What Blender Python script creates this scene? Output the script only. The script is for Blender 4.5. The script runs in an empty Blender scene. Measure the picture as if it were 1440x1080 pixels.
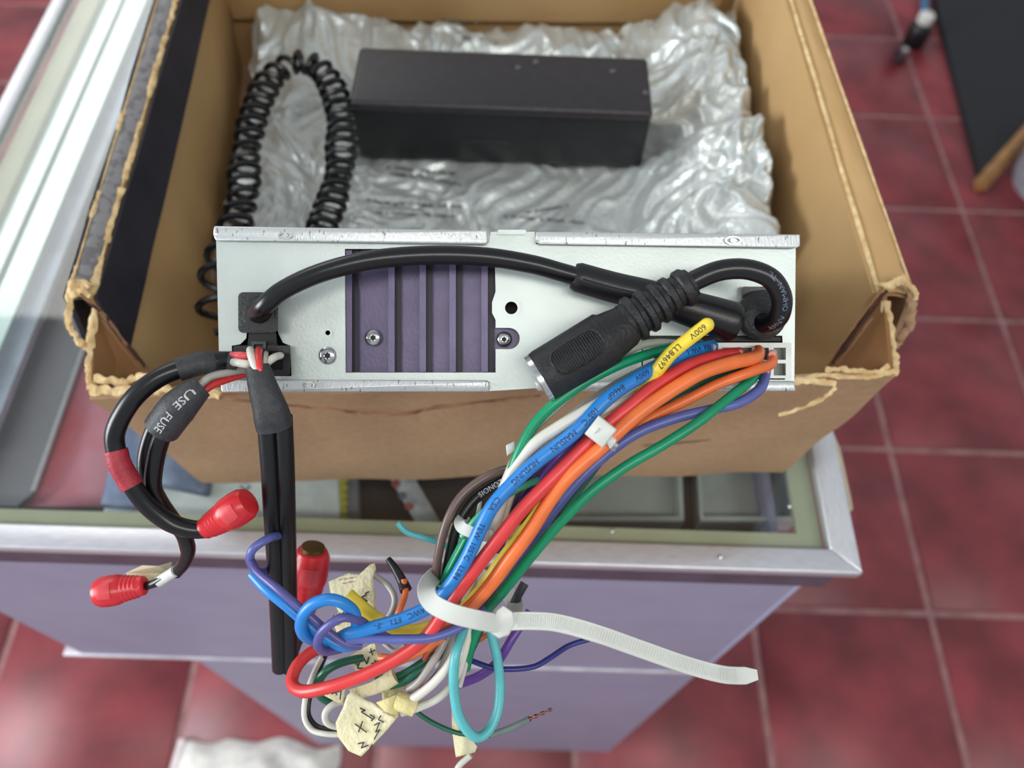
import bpy, bmesh, math, random
from mathutils import Vector, Matrix, noise
random.seed(7)
S = bpy.context.scene
COL = S.collection
# ------------------------------------------------------------------ camera
F = 1124.0
CAM = Vector((0, 0, 1.4))
_d = Vector((-36, 669, 1124)).normalized()
_f = Vector((50, -1890, 1124)); _f = (_f - _f.dot(_d) * _d).normalized()
_r = _d.cross(_f)
cam = bpy.data.cameras.new('camera'); camo = bpy.data.objects.new('camera', cam); COL.objects.link(camo)
cx = Vector((_r.x, _f.x, -_d.x)); cy = Vector((_r.y, _f.y, -_d.y)); cz = Vector((_r.z, _f.z, -_d.z))
M = Matrix((cx, -cy, -cz)).transposed().to_4x4(); M.translation = CAM
camo.matrix_world = M
cam.sensor_width = 36; cam.lens = F / 1440 * 36; cam.clip_start = 0.01
cam.dof.use_dof = True; cam.dof.focus_distance = 0.28; cam.dof.aperture_fstop = 8.5
S.camera = camo
# ------------------------------------------------------------------ world, lamps, exposure
W = bpy.data.worlds.new('world'); S.world = W; W.use_nodes = True
W.node_tree.nodes['Background'].inputs[0].default_value = (0.80, 0.86, 0.92, 1)
W.node_tree.nodes['Background'].inputs[1].default_value = 0.62
def area(name, loc, target, sx, sy, power, color):
    l = bpy.data.lights.new(name, 'AREA'); l.shape = 'RECTANGLE'; l.size = sx; l.size_y = sy
    l.energy = power; l.color = color
    o = bpy.data.objects.new(name, l); COL.objects.link(o); o.location = loc
    o.rotation_euler = (Vector(target) - Vector(loc)).to_track_quat('-Z', 'Y').to_euler()
    return o
area('window_light', (-3.0, -.5, 1.7), (0, .3, .8), 1.6, 1.4, 110, (.92, .96, 1))
area('ceiling_tube_light', (-2.0, 3.1, 2.9), (-2.0, 3.1, 0), 1.5, 2.9, 42, (1, .98, .94))
area('ceiling_tube_light', (.7, -.9, 2.9), (.7, -.9, 0), 2.4, .3, 30, (1, .97, .92))
S.view_settings.view_transform = 'Standard'; S.view_settings.look = 'None'
S.view_settings.exposure = 0.0; S.view_settings.gamma = 1; S.view_settings.use_curve_mapping = False
# ------------------------------------------------------------------ pixel helpers (1440x1080 frame)
def ray(px, py):
    return cx * ((px - 720) / F) + cy * ((py - 540) / F) + cz
def P(px, py, Z): return CAM + ray(px, py) * Z
def PH(px, py, z):
    v = ray(px, py); return CAM + v * ((z - CAM.z) / v.z)
def PYp(px, py, y):
    v = ray(px, py); return CAM + v * (y / v.y)
def RZ(py): return .29 + (py - 435) / 230 * .003
def RP(px, py, off=0): return CAM + ray(px, py) * (RZ(py) - off)      # on the radio's rear plate, off = towards the camera
def lin(c): return tuple((x / 12.92 if x <= .04045 else ((x + .055) / 1.055) ** 2.4) for x in (v / 255 for v in c))
# ------------------------------------------------------------------ materials
MATS = {}
def mat(name, col, rough=.5, metal=0, col2=None, nscale=40, bump=0, bscale=200, spec=.5, coat=0, detail=4, lo=.35, hi=.65, stretch=None, trans=0):
    if name in MATS: return MATS[name]
    m = bpy.data.materials.new(name); m.use_nodes = True; nt = m.node_tree; b = nt.nodes['Principled BSDF']
    b.inputs['Base Color'].default_value = (*lin(col), 1)
    b.inputs['Roughness'].default_value = rough; b.inputs['Metallic'].default_value = metal
    b.inputs['Specular IOR Level'].default_value = spec; b.inputs['Coat Weight'].default_value = coat
    b.inputs['Transmission Weight'].default_value = trans
    geo = nt.nodes.new('ShaderNodeNewGeometry'); vec = geo.outputs['Position']
    if stretch:
        mp = nt.nodes.new('ShaderNodeMapping'); mp.inputs['Scale'].default_value = stretch
        nt.links.new(vec, mp.inputs[0]); vec = mp.outputs[0]
    if col2 is None: col2 = tuple(c * .88 for c in col)
    n = nt.nodes.new('ShaderNodeTexNoise'); n.inputs['Scale'].default_value = nscale; n.inputs['Detail'].default_value = detail
    nt.links.new(vec, n.inputs['Vector'])
    r = nt.nodes.new('ShaderNodeValToRGB'); r.color_ramp.elements[0].position = lo; r.color_ramp.elements[1].position = hi
    r.color_ramp.elements[0].color = (*lin(col2), 1); r.color_ramp.elements[1].color = (*lin(col), 1)
    nt.links.new(n.outputs['Fac'], r.inputs[0]); nt.links.new(r.outputs[0], b.inputs['Base Color'])
    if bump:
        n2 = nt.nodes.new('ShaderNodeTexNoise'); n2.inputs['Scale'].default_value = bscale; n2.inputs['Detail'].default_value = 5
        nt.links.new(vec, n2.inputs['Vector'])
        bp = nt.nodes.new('ShaderNodeBump'); bp.inputs['Strength'].default_value = bump; bp.inputs['Distance'].default_value = .002
        nt.links.new(n2.outputs['Fac'], bp.inputs['Height']); nt.links.new(bp.outputs[0], b.inputs['Normal'])
    MATS[name] = m; return m
def plastic(name, col, rough=.35, bump=0): return mat(name, col, rough, 0, tuple(c * .93 for c in col), 120, bump, 600)
TILE = mat('red_tile', (138, 54, 60), .42, 0, (106, 40, 45), 9, .06, 60, detail=6, spec=.5)
GROUT = mat('grout', (165, 122, 120), .8, 0, (140, 100, 100), 30)
ALU = mat('aluminium', (214, 214, 220), .34, .55, (196, 196, 202), 30, 0, stretch=(4, 60, 60))
ALUS = mat('aluminium_side', (214, 216, 220), .34, .55, (196, 198, 202), 30, 0, stretch=(60, 4, 60))
OLIVE = mat('olive_ledge', (172, 174, 146), .5, .1, (158, 160, 134), 18)
BODY = mat('lavender_laminate', (150, 148, 172), .45, 0, (145, 143, 167), 25)
BODYD = mat('underlip_shade', (88, 78, 92), .5, 0)
RAIL = mat('pale_rail', (200, 216, 214), .25, .5, (190, 206, 205), 12)
RAILD = mat('rail_groove', (120, 130, 132), .5, .3)
SHELFG = mat('grey_shelf', (132, 130, 136), .45, 0, (122, 120, 126), 14)
CARD = mat('brown_cardboard', (170, 139, 108), .85, 0, (162, 131, 100), 260, .12, 900, spec=.2)
CARDI = mat('inner_cardboard', (188, 154, 108), .85, 0, (176, 142, 96), 10, .12, 400, spec=.2)
CARDB = mat('black_print_card', (42, 40, 48), .6, 0, (34, 32, 40), 40, .1, 300, spec=.3)
CARDG = mat('grey_print_card', (134, 132, 134), .6, 0, (112, 110, 112), 160, .2, 300, spec=.3, lo=.45, hi=.5)
TORN = mat('torn_fibre', (230, 204, 156), .9, 0, (198, 164, 114), 180, .6, 500, spec=.15)
DARKC = mat('corrugation_dark', (70, 42, 34), .9, 0)
ZINC = mat('zinc_steel', (188, 197, 193), .38, .35, (181, 190, 186), 60, .04, 900)
ZINCW = mat('pitted_zinc', (192, 196, 196), .35, .4, (110, 108, 112), 700, .1, 900, lo=.30, hi=.38, stretch=(1.6, .5, .5))
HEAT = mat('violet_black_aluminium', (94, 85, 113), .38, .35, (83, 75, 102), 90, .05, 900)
HEATD = mat('heatsink_shade_side', (34, 30, 42), .45, .3)  # darker copy of the fin metal, paints the shaded side of each fin
STEEL = mat('bright_steel', (210, 212, 212), .22, .9, (170, 172, 172), 300)
BLACKP = plastic('black_plastic', (15, 14, 17), .36, .05)
BLACKR = mat('black_rubber', (25, 25, 28), .5, 0, (18, 18, 21), 300, .25, 900)
BLACKC = plastic('black_cable', (13, 13, 16), .28)
DEEP = plastic('deep_black', (10, 10, 12), .6)
SLEEVE = mat('grey_black_shrink', (56, 57, 60), .55, 0, (44, 45, 48), 400, .2, 1200)
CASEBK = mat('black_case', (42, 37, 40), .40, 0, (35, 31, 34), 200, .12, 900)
NYLON = mat('nylon', (218, 221, 214), .32, 0, (210, 213, 206), 80, trans=.12)
CONN = plastic('white_connector', (228, 230, 224), .4)
CONND = plastic('connector_cell', (150, 154, 150), .6)
TAPE = mat('masking_tape', (224, 218, 184), .75, 0, (208, 200, 160), 120, .5, 500, spec=.2)
TAPEY = mat('yellowed_tape', (222, 212, 152), .6, 0, (200, 188, 128), 100, .4, 500)
INK = plastic('ink', (35, 33, 40), .6)
WHITEI = plastic('white_ink', (200, 202, 205), .6)
GREENI = plastic('navy_print', (28, 40, 80), .6)
FOIL = mat('silver_film', (208, 213, 210), .27, .42, (188, 193, 190), 24, .45, 260, detail=6)
PRINT = plastic('foil_print', (92, 96, 98), .6)
COPPER = mat('bare_copper', (170, 110, 95), .3, .9, (90, 60, 55), 900)
COL_W = dict(green=(0, 140, 96), dgreen=(20, 92, 70), white=(216, 214, 202), grey=(176, 172, 165), yellow=(244, 216, 66),
             blue=(38, 128, 206), red=(218, 60, 60), orange=(238, 118, 58), lavender=(90, 100, 166), purple=(98, 62, 150),
             brown=(104, 84, 78), black=(30, 30, 34), navy=(40, 46, 120), cyan=(92, 186, 190), mint=(70, 168, 132),
             violet=(86, 84, 146), pinkred=(226, 84, 92), rust=(206, 98, 62), pale=(198, 204, 188), darkpurple=(64, 46, 92))
def WM(c): return plastic('wire_' + c, COL_W[c], .34)
# ------------------------------------------------------------------ object helpers
WLOC = {}
def tag(o, label=None, cat=None, group=None, kind=None):
    if label: o['label'] = label
    if cat: o['category'] = cat
    if group: o['group'] = group
    if kind: o['kind'] = kind
    return o
def empty(name, loc, label, cat, group=None):
    o = bpy.data.objects.new(name, None); COL.objects.link(o); o.location = loc; o.empty_display_size = .02
    WLOC[o.name] = Vector(loc); return tag(o, label, cat, group)
def link(name, verts, faces, m, parent=None, smooth=False, label=None):
    verts = [Vector(v) for v in verts]
    lo = Vector([min(v[i] for v in verts) for i in range(3)]); hi = Vector([max(v[i] for v in verts) for i in range(3)])
    c = (lo + hi) / 2
    me = bpy.data.meshes.new(name); me.from_pydata([v - c for v in verts], [], faces); me.validate()
    bm = bmesh.new(); bm.from_mesh(me); bmesh.ops.recalc_face_normals(bm, faces=bm.faces); bm.to_mesh(me); bm.free()
    if smooth:
        for p in me.polygons: p.use_smooth = True
        if smooth != 'all': me.set_sharp_from_angle(angle=math.radians(40))
    me.materials.append(m)
    o = bpy.data.objects.new(name, me); COL.objects.link(o)
    WLOC[o.name] = c
    if parent:
        o.parent = parent; o.location = c - WLOC[parent.name]
    else: o.location = c
    if label: o['label'] = label
    return o
class MB:
    def __init__(s): s.v = []; s.f = []
    def add(s, v, f):
        n = len(s.v); s.v += [Vector(x) for x in v]; s.f += [tuple(i + n for i in q) for q in f]; return s
    def box(s, lo, hi):
        x0, y0, z0 = lo; x1, y1, z1 = hi
        return s.add([(x0,y0,z0),(x1,y0,z0),(x1,y1,z0),(x0,y1,z0),(x0,y0,z1),(x1,y0,z1),(x1,y1,z1),(x0,y1,z1)],
              [(0,3,2,1),(4,5,6,7),(0,1,5,4),(1,2,6,5),(2,3,7,6),(3,0,4,7)])
    def prism(s, a, b):
        n = len(a)
        return s.add(list(a) + list(b), [tuple(range(n))[::-1], tuple(range(n, 2*n))] + [(i, (i+1) % n, n+(i+1) % n, n+i) for i in range(n)])
    def loft(s, rings, cap=True):
        n = len(rings[0]); v = [p for r in rings for p in r]; f = []
        for k in range(len(rings)-1):
            for i in range(n): f.append((k*n+i, k*n+(i+1) % n, (k+1)*n+(i+1) % n, (k+1)*n+i))
        if cap: f.append(tuple(range(n))[::-1]); f.append(tuple(range((len(rings)-1)*n, len(rings)*n)))
        return s.add(v, f)
    def build(s, name, m, parent=None, smooth=False, label=None): return link(name, s.v, s.f, m, parent, smooth, label)
def catmull(pts, sub=8):
    pts = [Vector(p) for p in pts]
    if len(pts) < 3: return [pts[0].lerp(pts[-1], i / sub) for i in range(sub + 1)]
    q = [2*pts[0]-pts[1]] + pts + [2*pts[-1]-pts[-2]]; out = []
    for i in range(1, len(q)-2):
        p0, p1, p2, p3 = q[i-1:i+3]
        for k in range(sub):
            t = k/sub
            out.append(.5*((2*p1)+(p2-p0)*t+(2*p0-5*p1+4*p2-p3)*t*t+(3*p1-p0-3*p2+p3)*t**3))
    out.append(pts[-1]); return out
def rings(path, rad, seg=10, sx=1, up=None):
    """rings of a tube; rad a number or a function of 0..1; sx flattens across; up keeps a band's face direction"""
    R = []; n = len(path); prev = up
    for i, p in enumerate(path):
        t = (path[min(i+1, n-1)] - path[max(i-1, 0)]).normalized()
        u = (CAM - p) if up is None and prev is None else (up if up is not None else prev)
        u = (u - u.dot(t)*t).normalized(); w = t.cross(u); prev = u
        r = rad(i/(n-1)) if callable(rad) else rad
        R.append([p + (u*math.cos(a)*sx + w*math.sin(a))*r for a in [2*math.pi*k/seg for k in range(seg)]])
    return R
def tube(name, path, rad, m, parent, seg=10, label=None, sx=1, up=None):
    return MB().loft(rings(path, rad, seg, sx, up)).build(name, m, parent, True, label)
def W3(pts): return [P(*q) for q in pts]
def wire(name, pts, dia, m, parent, label=None, sub=8, seg=10, taper=None):
    """pts = (px, py, depth); dia in px at the mean depth"""
    Z = sum(q[2] for q in pts)/len(pts); r = dia/2*Z/F
    path = catmull(W3(pts), sub)
    return tube(name, path, (lambda t: r*taper(t)) if taper else r, m, parent, seg, label), path, r
def fill2d(name, polys, thick, mapper, m, parent=None, label=None, smooth=False):
    cu = bpy.data.curves.new(name, 'CURVE'); cu.dimensions = '2D'; cu.fill_mode = 'BOTH'; cu.extrude = thick/2
    for pl in polys:
        sp = cu.splines.new('POLY'); sp.points.add(len(pl)-1); sp.use_cyclic_u = True
        for i, (x, y) in enumerate(pl): sp.points[i].co = (x/1000, -y/1000, 0, 1)
    o = bpy.data.objects.new('t', cu); me = bpy.data.meshes.new_from_object(o)
    bm = bmesh.new(); bm.from_mesh(me); bmesh.ops.remove_doubles(bm, verts=bm.verts, dist=1e-7)
    bm.verts.ensure_lookup_table()
    v = [mapper(q.co.x*1000, -q.co.y*1000, q.co.z) for q in bm.verts]; f = [tuple(a.index for a in q.verts) for q in bm.faces]
    bm.free(); bpy.data.objects.remove(o)
    return link(name, v, f, m, parent, smooth, label)
def plate(name, polys, off, thick, m, parent, label=None):
    return fill2d(name, polys, thick, lambda x, y, z: RP(x, y, off - thick/2 + z), m, parent, label)
def circ(x, y, r, n=20, ry=None): return [(x+r*math.cos(2*math.pi*k/n), y+(ry or r)*math.sin(2*math.pi*k/n)) for k in range(n)]
def rrect(x0, y0, x1, y1, r, n=5):
    o = []
    for (cx_, cy_, a0) in ((x1-r, y1-r, 0), (x0+r, y1-r, 90), (x0+r, y0+r, 180), (x1-r, y0+r, 270)):
        for k in range(n+1):
            a = math.radians(a0+90*k/n); o.append((cx_+r*math.cos(a), cy_+r*math.sin(a)))
    return o
def rot2(pts, cx_, cy_, deg):
    c, s = math.cos(math.radians(deg)), math.sin(math.radians(deg))
    return [(cx_+(x-cx_)*c-(y-cy_)*s, cy_+(x-cx_)*s+(y-cy_)*c) for x, y in pts]
_fc = {}
def text_tris(s):
    if s in _fc: return _fc[s]
    cu = bpy.data.curves.new('t', 'FONT'); cu.body = s; cu.size = 1; cu.resolution_u = 2
    o = bpy.data.objects.new('t', cu); me = bpy.data.meshes.new_from_object(o)
    bm = bmesh.new(); bm.from_mesh(me); bmesh.ops.triangulate(bm, faces=bm.faces[:])
    for _ in range(3):
        le = [q for q in bm.edges if q.calc_length() > .16]
        if not le: break
        bmesh.ops.subdivide_edges(bm, edges=le, cuts=1); bmesh.ops.triangulate(bm, faces=[q for q in bm.faces if len(q.verts) > 3])
    bm.verts.ensure_lookup_table(); v = [q.co.copy() for q in bm.verts]; f = [tuple(a.index for a in q.verts) for q in bm.faces]; bm.free()
    bpy.data.objects.remove(o); _fc[s] = (v, f); return v, f
def text_on(name, s, mapper, m, parent):
    v, f = text_tris(s); return link(name, [mapper(q.x, q.y) for q in v], f, m, parent)
def text_on_tube(s, path, r, start, size, parent, m, rev=False, phi0=0):
    """letters wrapped on a tube; start = fraction of the path; rev reads against it"""
    L = [0]
    for a, b in zip(path, path[1:]): L.append(L[-1]+(b-a).length)
    def mp(x, y):
        s_ = start*L[-1] + (-x if rev else x)*size; s_ = min(max(s_, 0), L[-1]*.9999)
        k = max(i for i in range(len(L)-1) if L[i] <= s_); t = (s_-L[k])/(L[k+1]-L[k])
        p = path[k].lerp(path[k+1], t); tg = (path[k+1]-path[k]).normalized()
        u = CAM-p; u = (u-u.dot(tg)*tg).normalized(); w = u.cross(tg)
        if rev: w = -w
        rr = r(s_/L[-1]) if callable(r) else r
        ph = (y-.35)*size/rr + phi0
        return p + (u*math.cos(ph) + w*math.sin(ph))*(rr*1.01+.00008)
    return text_on('printed_text', s, mp, m, parent)
def strokes(name, lines, wpx, fn, m, parent):
    """thin flat ink lines; fn(px,py)->3D"""
    mb = MB()
    for ln in lines:
        for (a, b) in zip(ln, ln[1:]):
            dx, dy = b[0]-a[0], b[1]-a[1]; l = math.hypot(dx, dy) or 1; nx, ny = -dy/l*wpx/2, dx/l*wpx/2
            mb.add([fn(a[0]+nx, a[1]+ny), fn(b[0]+nx, b[1]+ny), fn(b[0]-nx, b[1]-ny), fn(a[0]-nx, a[1]-ny)], [(0, 1, 2, 3)])
    return mb.build(name, m, parent)
def screw(px, py, rpx, off, parent, name='screw', m=None):
    r = rpx*.29/F; c = RP(px, py, off); n = (CAM-RP(713, 435)).normalized(); u = cx; w = n.cross(u).normalized(); u = w.cross(n)
    def ring(rr, h): return [c+n*h+(u*math.cos(a)+w*math.sin(a))*rr for a in [2*math.pi*k/20 for k in range(20)]]
    o = MB().loft([ring(r, -.0005), ring(r, .0006), ring(r*.8, .0013), ring(r*.45, .0015), ring(r*.4, .0008)]).build(name, m or STEEL, parent, True)
    MB().loft([[c+n*.00085+(u*math.cos(a)+w*math.sin(a))*r*(.42 if k % 2 else .28) for k, a in enumerate([math.pi*k/6 for k in range(12)])],
               [c+n*.00095+(u*math.cos(a)+w*math.sin(a))*r*(.42 if k % 2 else .28) for k, a in enumerate([math.pi*k/6 for k in range(12)])]]).build('star_socket', DEEP, o)
    return o
def bevel(o, w, seg=2):
    bm = bmesh.new(); bm.from_mesh(o.data); bmesh.ops.bevel(bm, geom=bm.edges[:], offset=w, segments=seg, affect='EDGES', profile=.5, clamp_overlap=True)
    bm.to_mesh(o.data); bm.free()
    for p in o.data.polygons: p.use_smooth = True
    o.data.set_sharp_from_angle(angle=math.radians(50)); return o
# ================================================================== floor
fl = MB().box((-3, -1.2, -.04), (3.2, 4.0, -.004)).build('floor', GROUT); tag(fl, 'dark red square floor tiles with pale pinkish grout', kind='structure')
tb = MB().box((-.153, -.153, -.006), (.153, .153, 0)).build('tile', TILE, fl); bevel(tb, .002, 1)
first = True
for i in range(-9, 9):
    for j in range(-3, 11):
        c = tb if first else tb.copy()
        if not first: COL.objects.link(c)
        first = False
        c.parent = fl; c.location = Vector((.135+.3175*i+.159, .07+.323*j+.16, -.003+random.uniform(-.0005, .0005))) - WLOC['floor']
        c.scale = (1, 1.018, 1)
# ================================================================== display counter
ct = empty('display_counter', (-.1, .2, 0), 'lavender display counter with a glass top in an aluminium frame', 'counter')
yb = .90; X0, X1, Y0 = -.414, .213, .1475; TOP = .95
def fr(name, pts, m, top=TOP, th=.009): # a frame member from plan outline
    o = MB().prism([Vector((x, y, top-th)) for x, y in pts], [Vector((x, y, top)) for x, y in pts]).build(name, m, ct); return bevel(o, .0012, 2)
fr('front_frame_rail', [(X0, Y0), (X1, Y0), (X1-.0165, Y0+.0145), (X0+.0165, Y0+.0145)], ALU, TOP+.001)
fr('side_frame_rail', [(X1, Y0), (X1, yb), (X1-.0165, yb-.0145), (X1-.0165, Y0+.0145)], ALUS, TOP+.001)
fr('side_frame_rail', [(X0, Y0), (X0, yb), (X0+.0115, yb-.0145), (X0+.0165, Y0+.0145)], ALUS, TOP+.001)
fr('back_frame_rail', [(X0, yb), (X1, yb), (X1-.0165, yb-.0145), (X0+.0165, yb-.0145)], ALU, TOP+.001)
ix0, ix1, iy0, iy1 = X0+.0165, X1-.0165, Y0+.0145, yb-.0145
glm = bpy.data.materials.new('clear_glass'); glm.use_nodes = True; nt = glm.node_tree; nt.nodes.remove(nt.nodes['Principled BSDF'])
tr = nt.nodes.new('ShaderNodeBsdfTransparent'); tr.inputs[0].default_value = (.975, .995, .985, 1)
gs = nt.nodes.new('ShaderNodeBsdfGlossy'); gs.inputs['Roughness'].default_value = .03
fz = nt.nodes.new('ShaderNodeFresnel')
bf = nt.nodes.new('ShaderNodeNewGeometry'); mi = nt.nodes.new('ShaderNodeMapRange'); mi.inputs['To Min'].default_value = 1.55; mi.inputs['To Max'].default_value = 1/1.55
nt.links.new(bf.outputs['Backfacing'], mi.inputs['Value']); nt.links.new(mi.outputs[0], fz.inputs[0])
mx = nt.nodes.new('ShaderNodeMixShader'); nt.links.new(fz.outputs[0], mx.inputs[0]); nt.links.new(tr.outputs[0], mx.inputs[1]); nt.links.new(gs.outputs[0], mx.inputs[2])
nt.links.new(mx.outputs[0], nt.nodes['Material Output'].inputs[0])
MB().box((ix0, iy0, TOP-.006), (ix1, iy1, TOP-.0005)).build('glass_top', glm, ct)
lz = TOP-.009
MB().box((ix0, iy0, lz-.004), (ix1, iy0+.0125, lz)).build('inner_ledge', OLIVE, ct)
MB().box((ix1-.0145, iy0+.0125, lz-.004), (ix1, iy1, lz)).build('inner_ledge', OLIVE, ct)
MB().box((ix0, iy0+.0125, lz-.004), (ix0+.017, iy1, lz)).build('inner_ledge', OLIVE, ct)
# pale slide rails that run front to back on the left
def railx(x0, x1, z, m, name='slide_rail', y0=.30, h=.006):
    return MB().box((x0, y0, z-h), (x1, iy1-.002, z)).build(name, m, ct)
xr_ = [PH(px, 0, .936).x for px in (133, 170, 178, 205, 224)]
railx(xr_[0], xr_[1], .936, RAIL, y0=.20); railx(xr_[1], xr_[2], .931, RAILD, 'rail_groove', y0=.20)
railx(xr_[2], xr_[3], .936, RAIL, y0=.20); railx(xr_[3], xr_[4], .928, mat('lavender_rail', (170, 178, 196), .4, .2), y0=.22)
# grey sliding panel with a bright edge and a rounded front
sp = MB().prism(*[[Vector((x, y, z)) for x, y in ((ix0+.0, .21), (-.335, .196), (-.322, .196), (-.3145, .206), (-.3145, iy1-.01), (ix0+.0, iy1-.01))] for z in (.886, .890)]).build('sliding_panel', SHELFG, ct)
tube('panel_edge', [Vector((-.3145, .207, .890)), Vector((-.3145, .5, .890))], .0016, ALUS, ct, 8, 'bright edge strip of the grey sliding panel')
MB().box((ix0+.0, .17, .872), (X1-.03, iy1, .878)).build('display_shelf', mat('dark_shelf', (58, 55, 60), .5), ct)
# cabinet body
BY = .1485; bz = .655
MB().box((X0+.012, BY+.0005, .919), (X1-.012, BY+.004, .942)).build('lip_shade_strip', BODYD, ct)  # dark strip painting the shade of the recess below the front rail
MB().box((-.366, BY+.001, bz), (.187, BY+.006, .918)).build('front_panel', BODY, ct)
tube('corner_strip', [Vector((.187, BY+.002, bz)), Vector((.187, BY+.002, .918))], .0022, BODY, ct, 8)
o = MB().box((-.383, BY-.001, bz-.005), (.187, BY+.008, bz)).build('shelf_trim', mat('white_trim', (205, 200, 208), .35, .3), ct); bevel(o, .0012)
MB().box((-.268, BY+.001, .035), (.186, BY+.006, bz-.005)).build('lower_panel', BODY, ct)
MB().box((-.366, BY+.006, bz), (-.361, yb-.02, .9)).build('side_panel', BODY, ct)
MB().box((.181, BY+.006, .035), (.186, yb-.02, .9)).build('side_panel', BODY, ct)
MB().box((-.268, BY+.006, .035), (-.263, yb-.02, bz)).build('side_panel', BODY, ct)
MB().box((-.366, BY+.006, bz-.008), (-.263, yb-.02, bz-.002)).build('bottom_panel', BODY, ct)
for fx in (.155, -.245):
    MB().loft([[Vector((fx+r_*math.cos(a), BY+.03+r_*math.sin(a), z)) for a in [k*math.pi/8 for k in range(16)]] for z, r_ in ((0, .012), (.02, .012), (.035, .016))]).build('foot', ALU, ct, True)
o = tube('latch', [Vector((X1+.002, .19, .946)), Vector((X1+.005, .20, .940)), Vector((X1+.006, .235, .937)), Vector((X1+.002, .245, .94))], .0022, mat('beige_latch', (205, 190, 165), .4), ct, 8)
for q in ((861, 747, TOP), (1013, 783, TOP+.002), (1110, 712, TOP)):
    p = PH(*q); MB().loft([[p+Vector((math.cos(a)*r_, math.sin(a)*r_, h)) for a in [k*math.pi/5 for k in range(10)]] for r_, h in ((.0014, -.0005), (.0013, .0006), (.0006, .0011))]).build('rivet', STEEL, ct, True)
# --- things lying inside the case, seen through the glass
def flat(name, pts, z, th, m, label, cat, group=None):
    a = [PH(x, y, z) for x, y in pts]; o = MB().prism([p-Vector((0, 0, th)) for p in a], a).build(name, m); bevel(o, .001, 1); return tag(o, label, cat, group)
redsh = flat('floor_stand_in', [(95, 450), (260, 450), (150, 712), (30, 712)], .884, .004, mat('washed_floor_red', (206, 134, 152), .5, 0, (196, 84, 92), 14, lo=.4, hi=.6), 'added red and pink sheet standing in for reflection-washed floor beside the grey panel', 'sheet')  # added sheet; its pink and red stand in for floor washed by reflection
o = flat('white_carton', [(190, 560), (470, 560), (478, 735), (140, 735)], .912, .012, plastic('white_carton', (232, 238, 238), .5), 'flat white carton under the glass with a small grey mark', 'carton')
strokes('grey_mark', [[(338, 683), (345, 690), (352, 683)], [(340, 678), (350, 678)]], 3, lambda x, y: PH(x, y, .9124), plastic('grey_ink', (110, 120, 135)), o)
bk1 = flat('blue_booklet', [(172, 580), (200, 580), (235, 620), (205, 715), (140, 710)], .919, .006, mat('blue_print', (88, 106, 150), .4, 0, (140, 154, 184), 60, lo=.3, hi=.6), 'blue printed booklet nearest the red floor stand-in, under the left cables', 'booklet')
bk2 = flat('blue_booklet', [(225, 600), (300, 640), (290, 694), (222, 680)], .921, .008, mat('blue_print_dark', (78, 92, 122), .4, 0, (120, 132, 156), 70, lo=.3, hi=.6), 'slate blue booklet against the carton under the box corner', 'booklet')
for i, (m, n, lab) in enumerate(((plastic('silver_bead', (200, 200, 208), .3), 'bead_strand', 'silver grey beaded strand in the tray behind the cables'),
                      (plastic('yellow_bead', (206, 196, 80), .4), 'bead_strand', 'yellow beaded strand in the tray behind the cables'))):
    x = (452, 480)[i]; e = empty(n, PH(x, 700, .90), lab, 'beads')
    for k in range(7):
        c = PH(x-2, 664+k*11, .904)
        MB().loft([[c+Vector((math.cos(a)*r_*1.5, h, math.sin(a)*r_)) for a in [j*math.pi/5 for j in range(10)]] for r_, h in ((.0015, -.0032), (.0034, -.0015), (.0034, .0015), (.0015, .0032))]).build('bead', m, e, True)
def tray(px, label):
    a = [PH(x, y, .898) for x, y in px]; c = sum(a, Vector())/4
    e = empty('tray', c, label, 'tray', 'trays inside the glass case')
    inn = [c+(p-c)*.93 for p in a]; dn = Vector((0, 0, .018))
    MB().add(a+inn, [(0, 1, 5, 4), (1, 2, 6, 5), (2, 3, 7, 6), (3, 0, 4, 7)]).add([p for p in inn]+[p-dn for p in inn], [(0, 1, 5, 4), (1, 2, 6, 5), (2, 3, 7, 6), (3, 0, 4, 7), (4, 5, 6, 7)]).add(a+[p-dn for p in a], [(0, 1, 5, 4), (1, 2, 6, 5), (2, 3, 7, 6), (3, 0, 4, 7)]).build('pan', mat('tray_metal', (206, 212, 208), .35, .4, (180, 186, 182), 16), e)
tray([(815, 560), (955, 560), (962, 733), (790, 733)], 'silvery metal tray left of the dark gap under the glass')
tray([(975, 560), (1095, 560), (1120, 733), (985, 733)], 'silvery metal tray by the right frame under the glass')
ob = flat('grey_box', [(418, 560), (500, 560), (505, 735), (420, 735)], .900, .015, plastic('grey_tray', (120, 120, 128), .5), 'shallow grey tray under the two beaded strands', 'tray')
st = flat('patterned_strip', [(530, 640), (565, 640), (620, 735), (585, 735)], .90, .003, mat('floral_print', (206, 208, 212), .5, 0, (150, 152, 158), 90), 'pale floral patterned strip lying slanted in the dark case', 'strip')
for (x, y, c) in ((556, 680, (170, 90, 95)), (566, 697, (110, 116, 124)), (575, 712, (170, 90, 95))):
    c0 = PH(x, y, .9006); MB().add([c0+Vector((math.cos(a)*.003, math.sin(a)*.003, 0)) for a in [k*math.pi/5 for k in range(10)]], [tuple(range(10))]).build('flower_print', plastic('print%d' % c[0], c), st)
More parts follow.
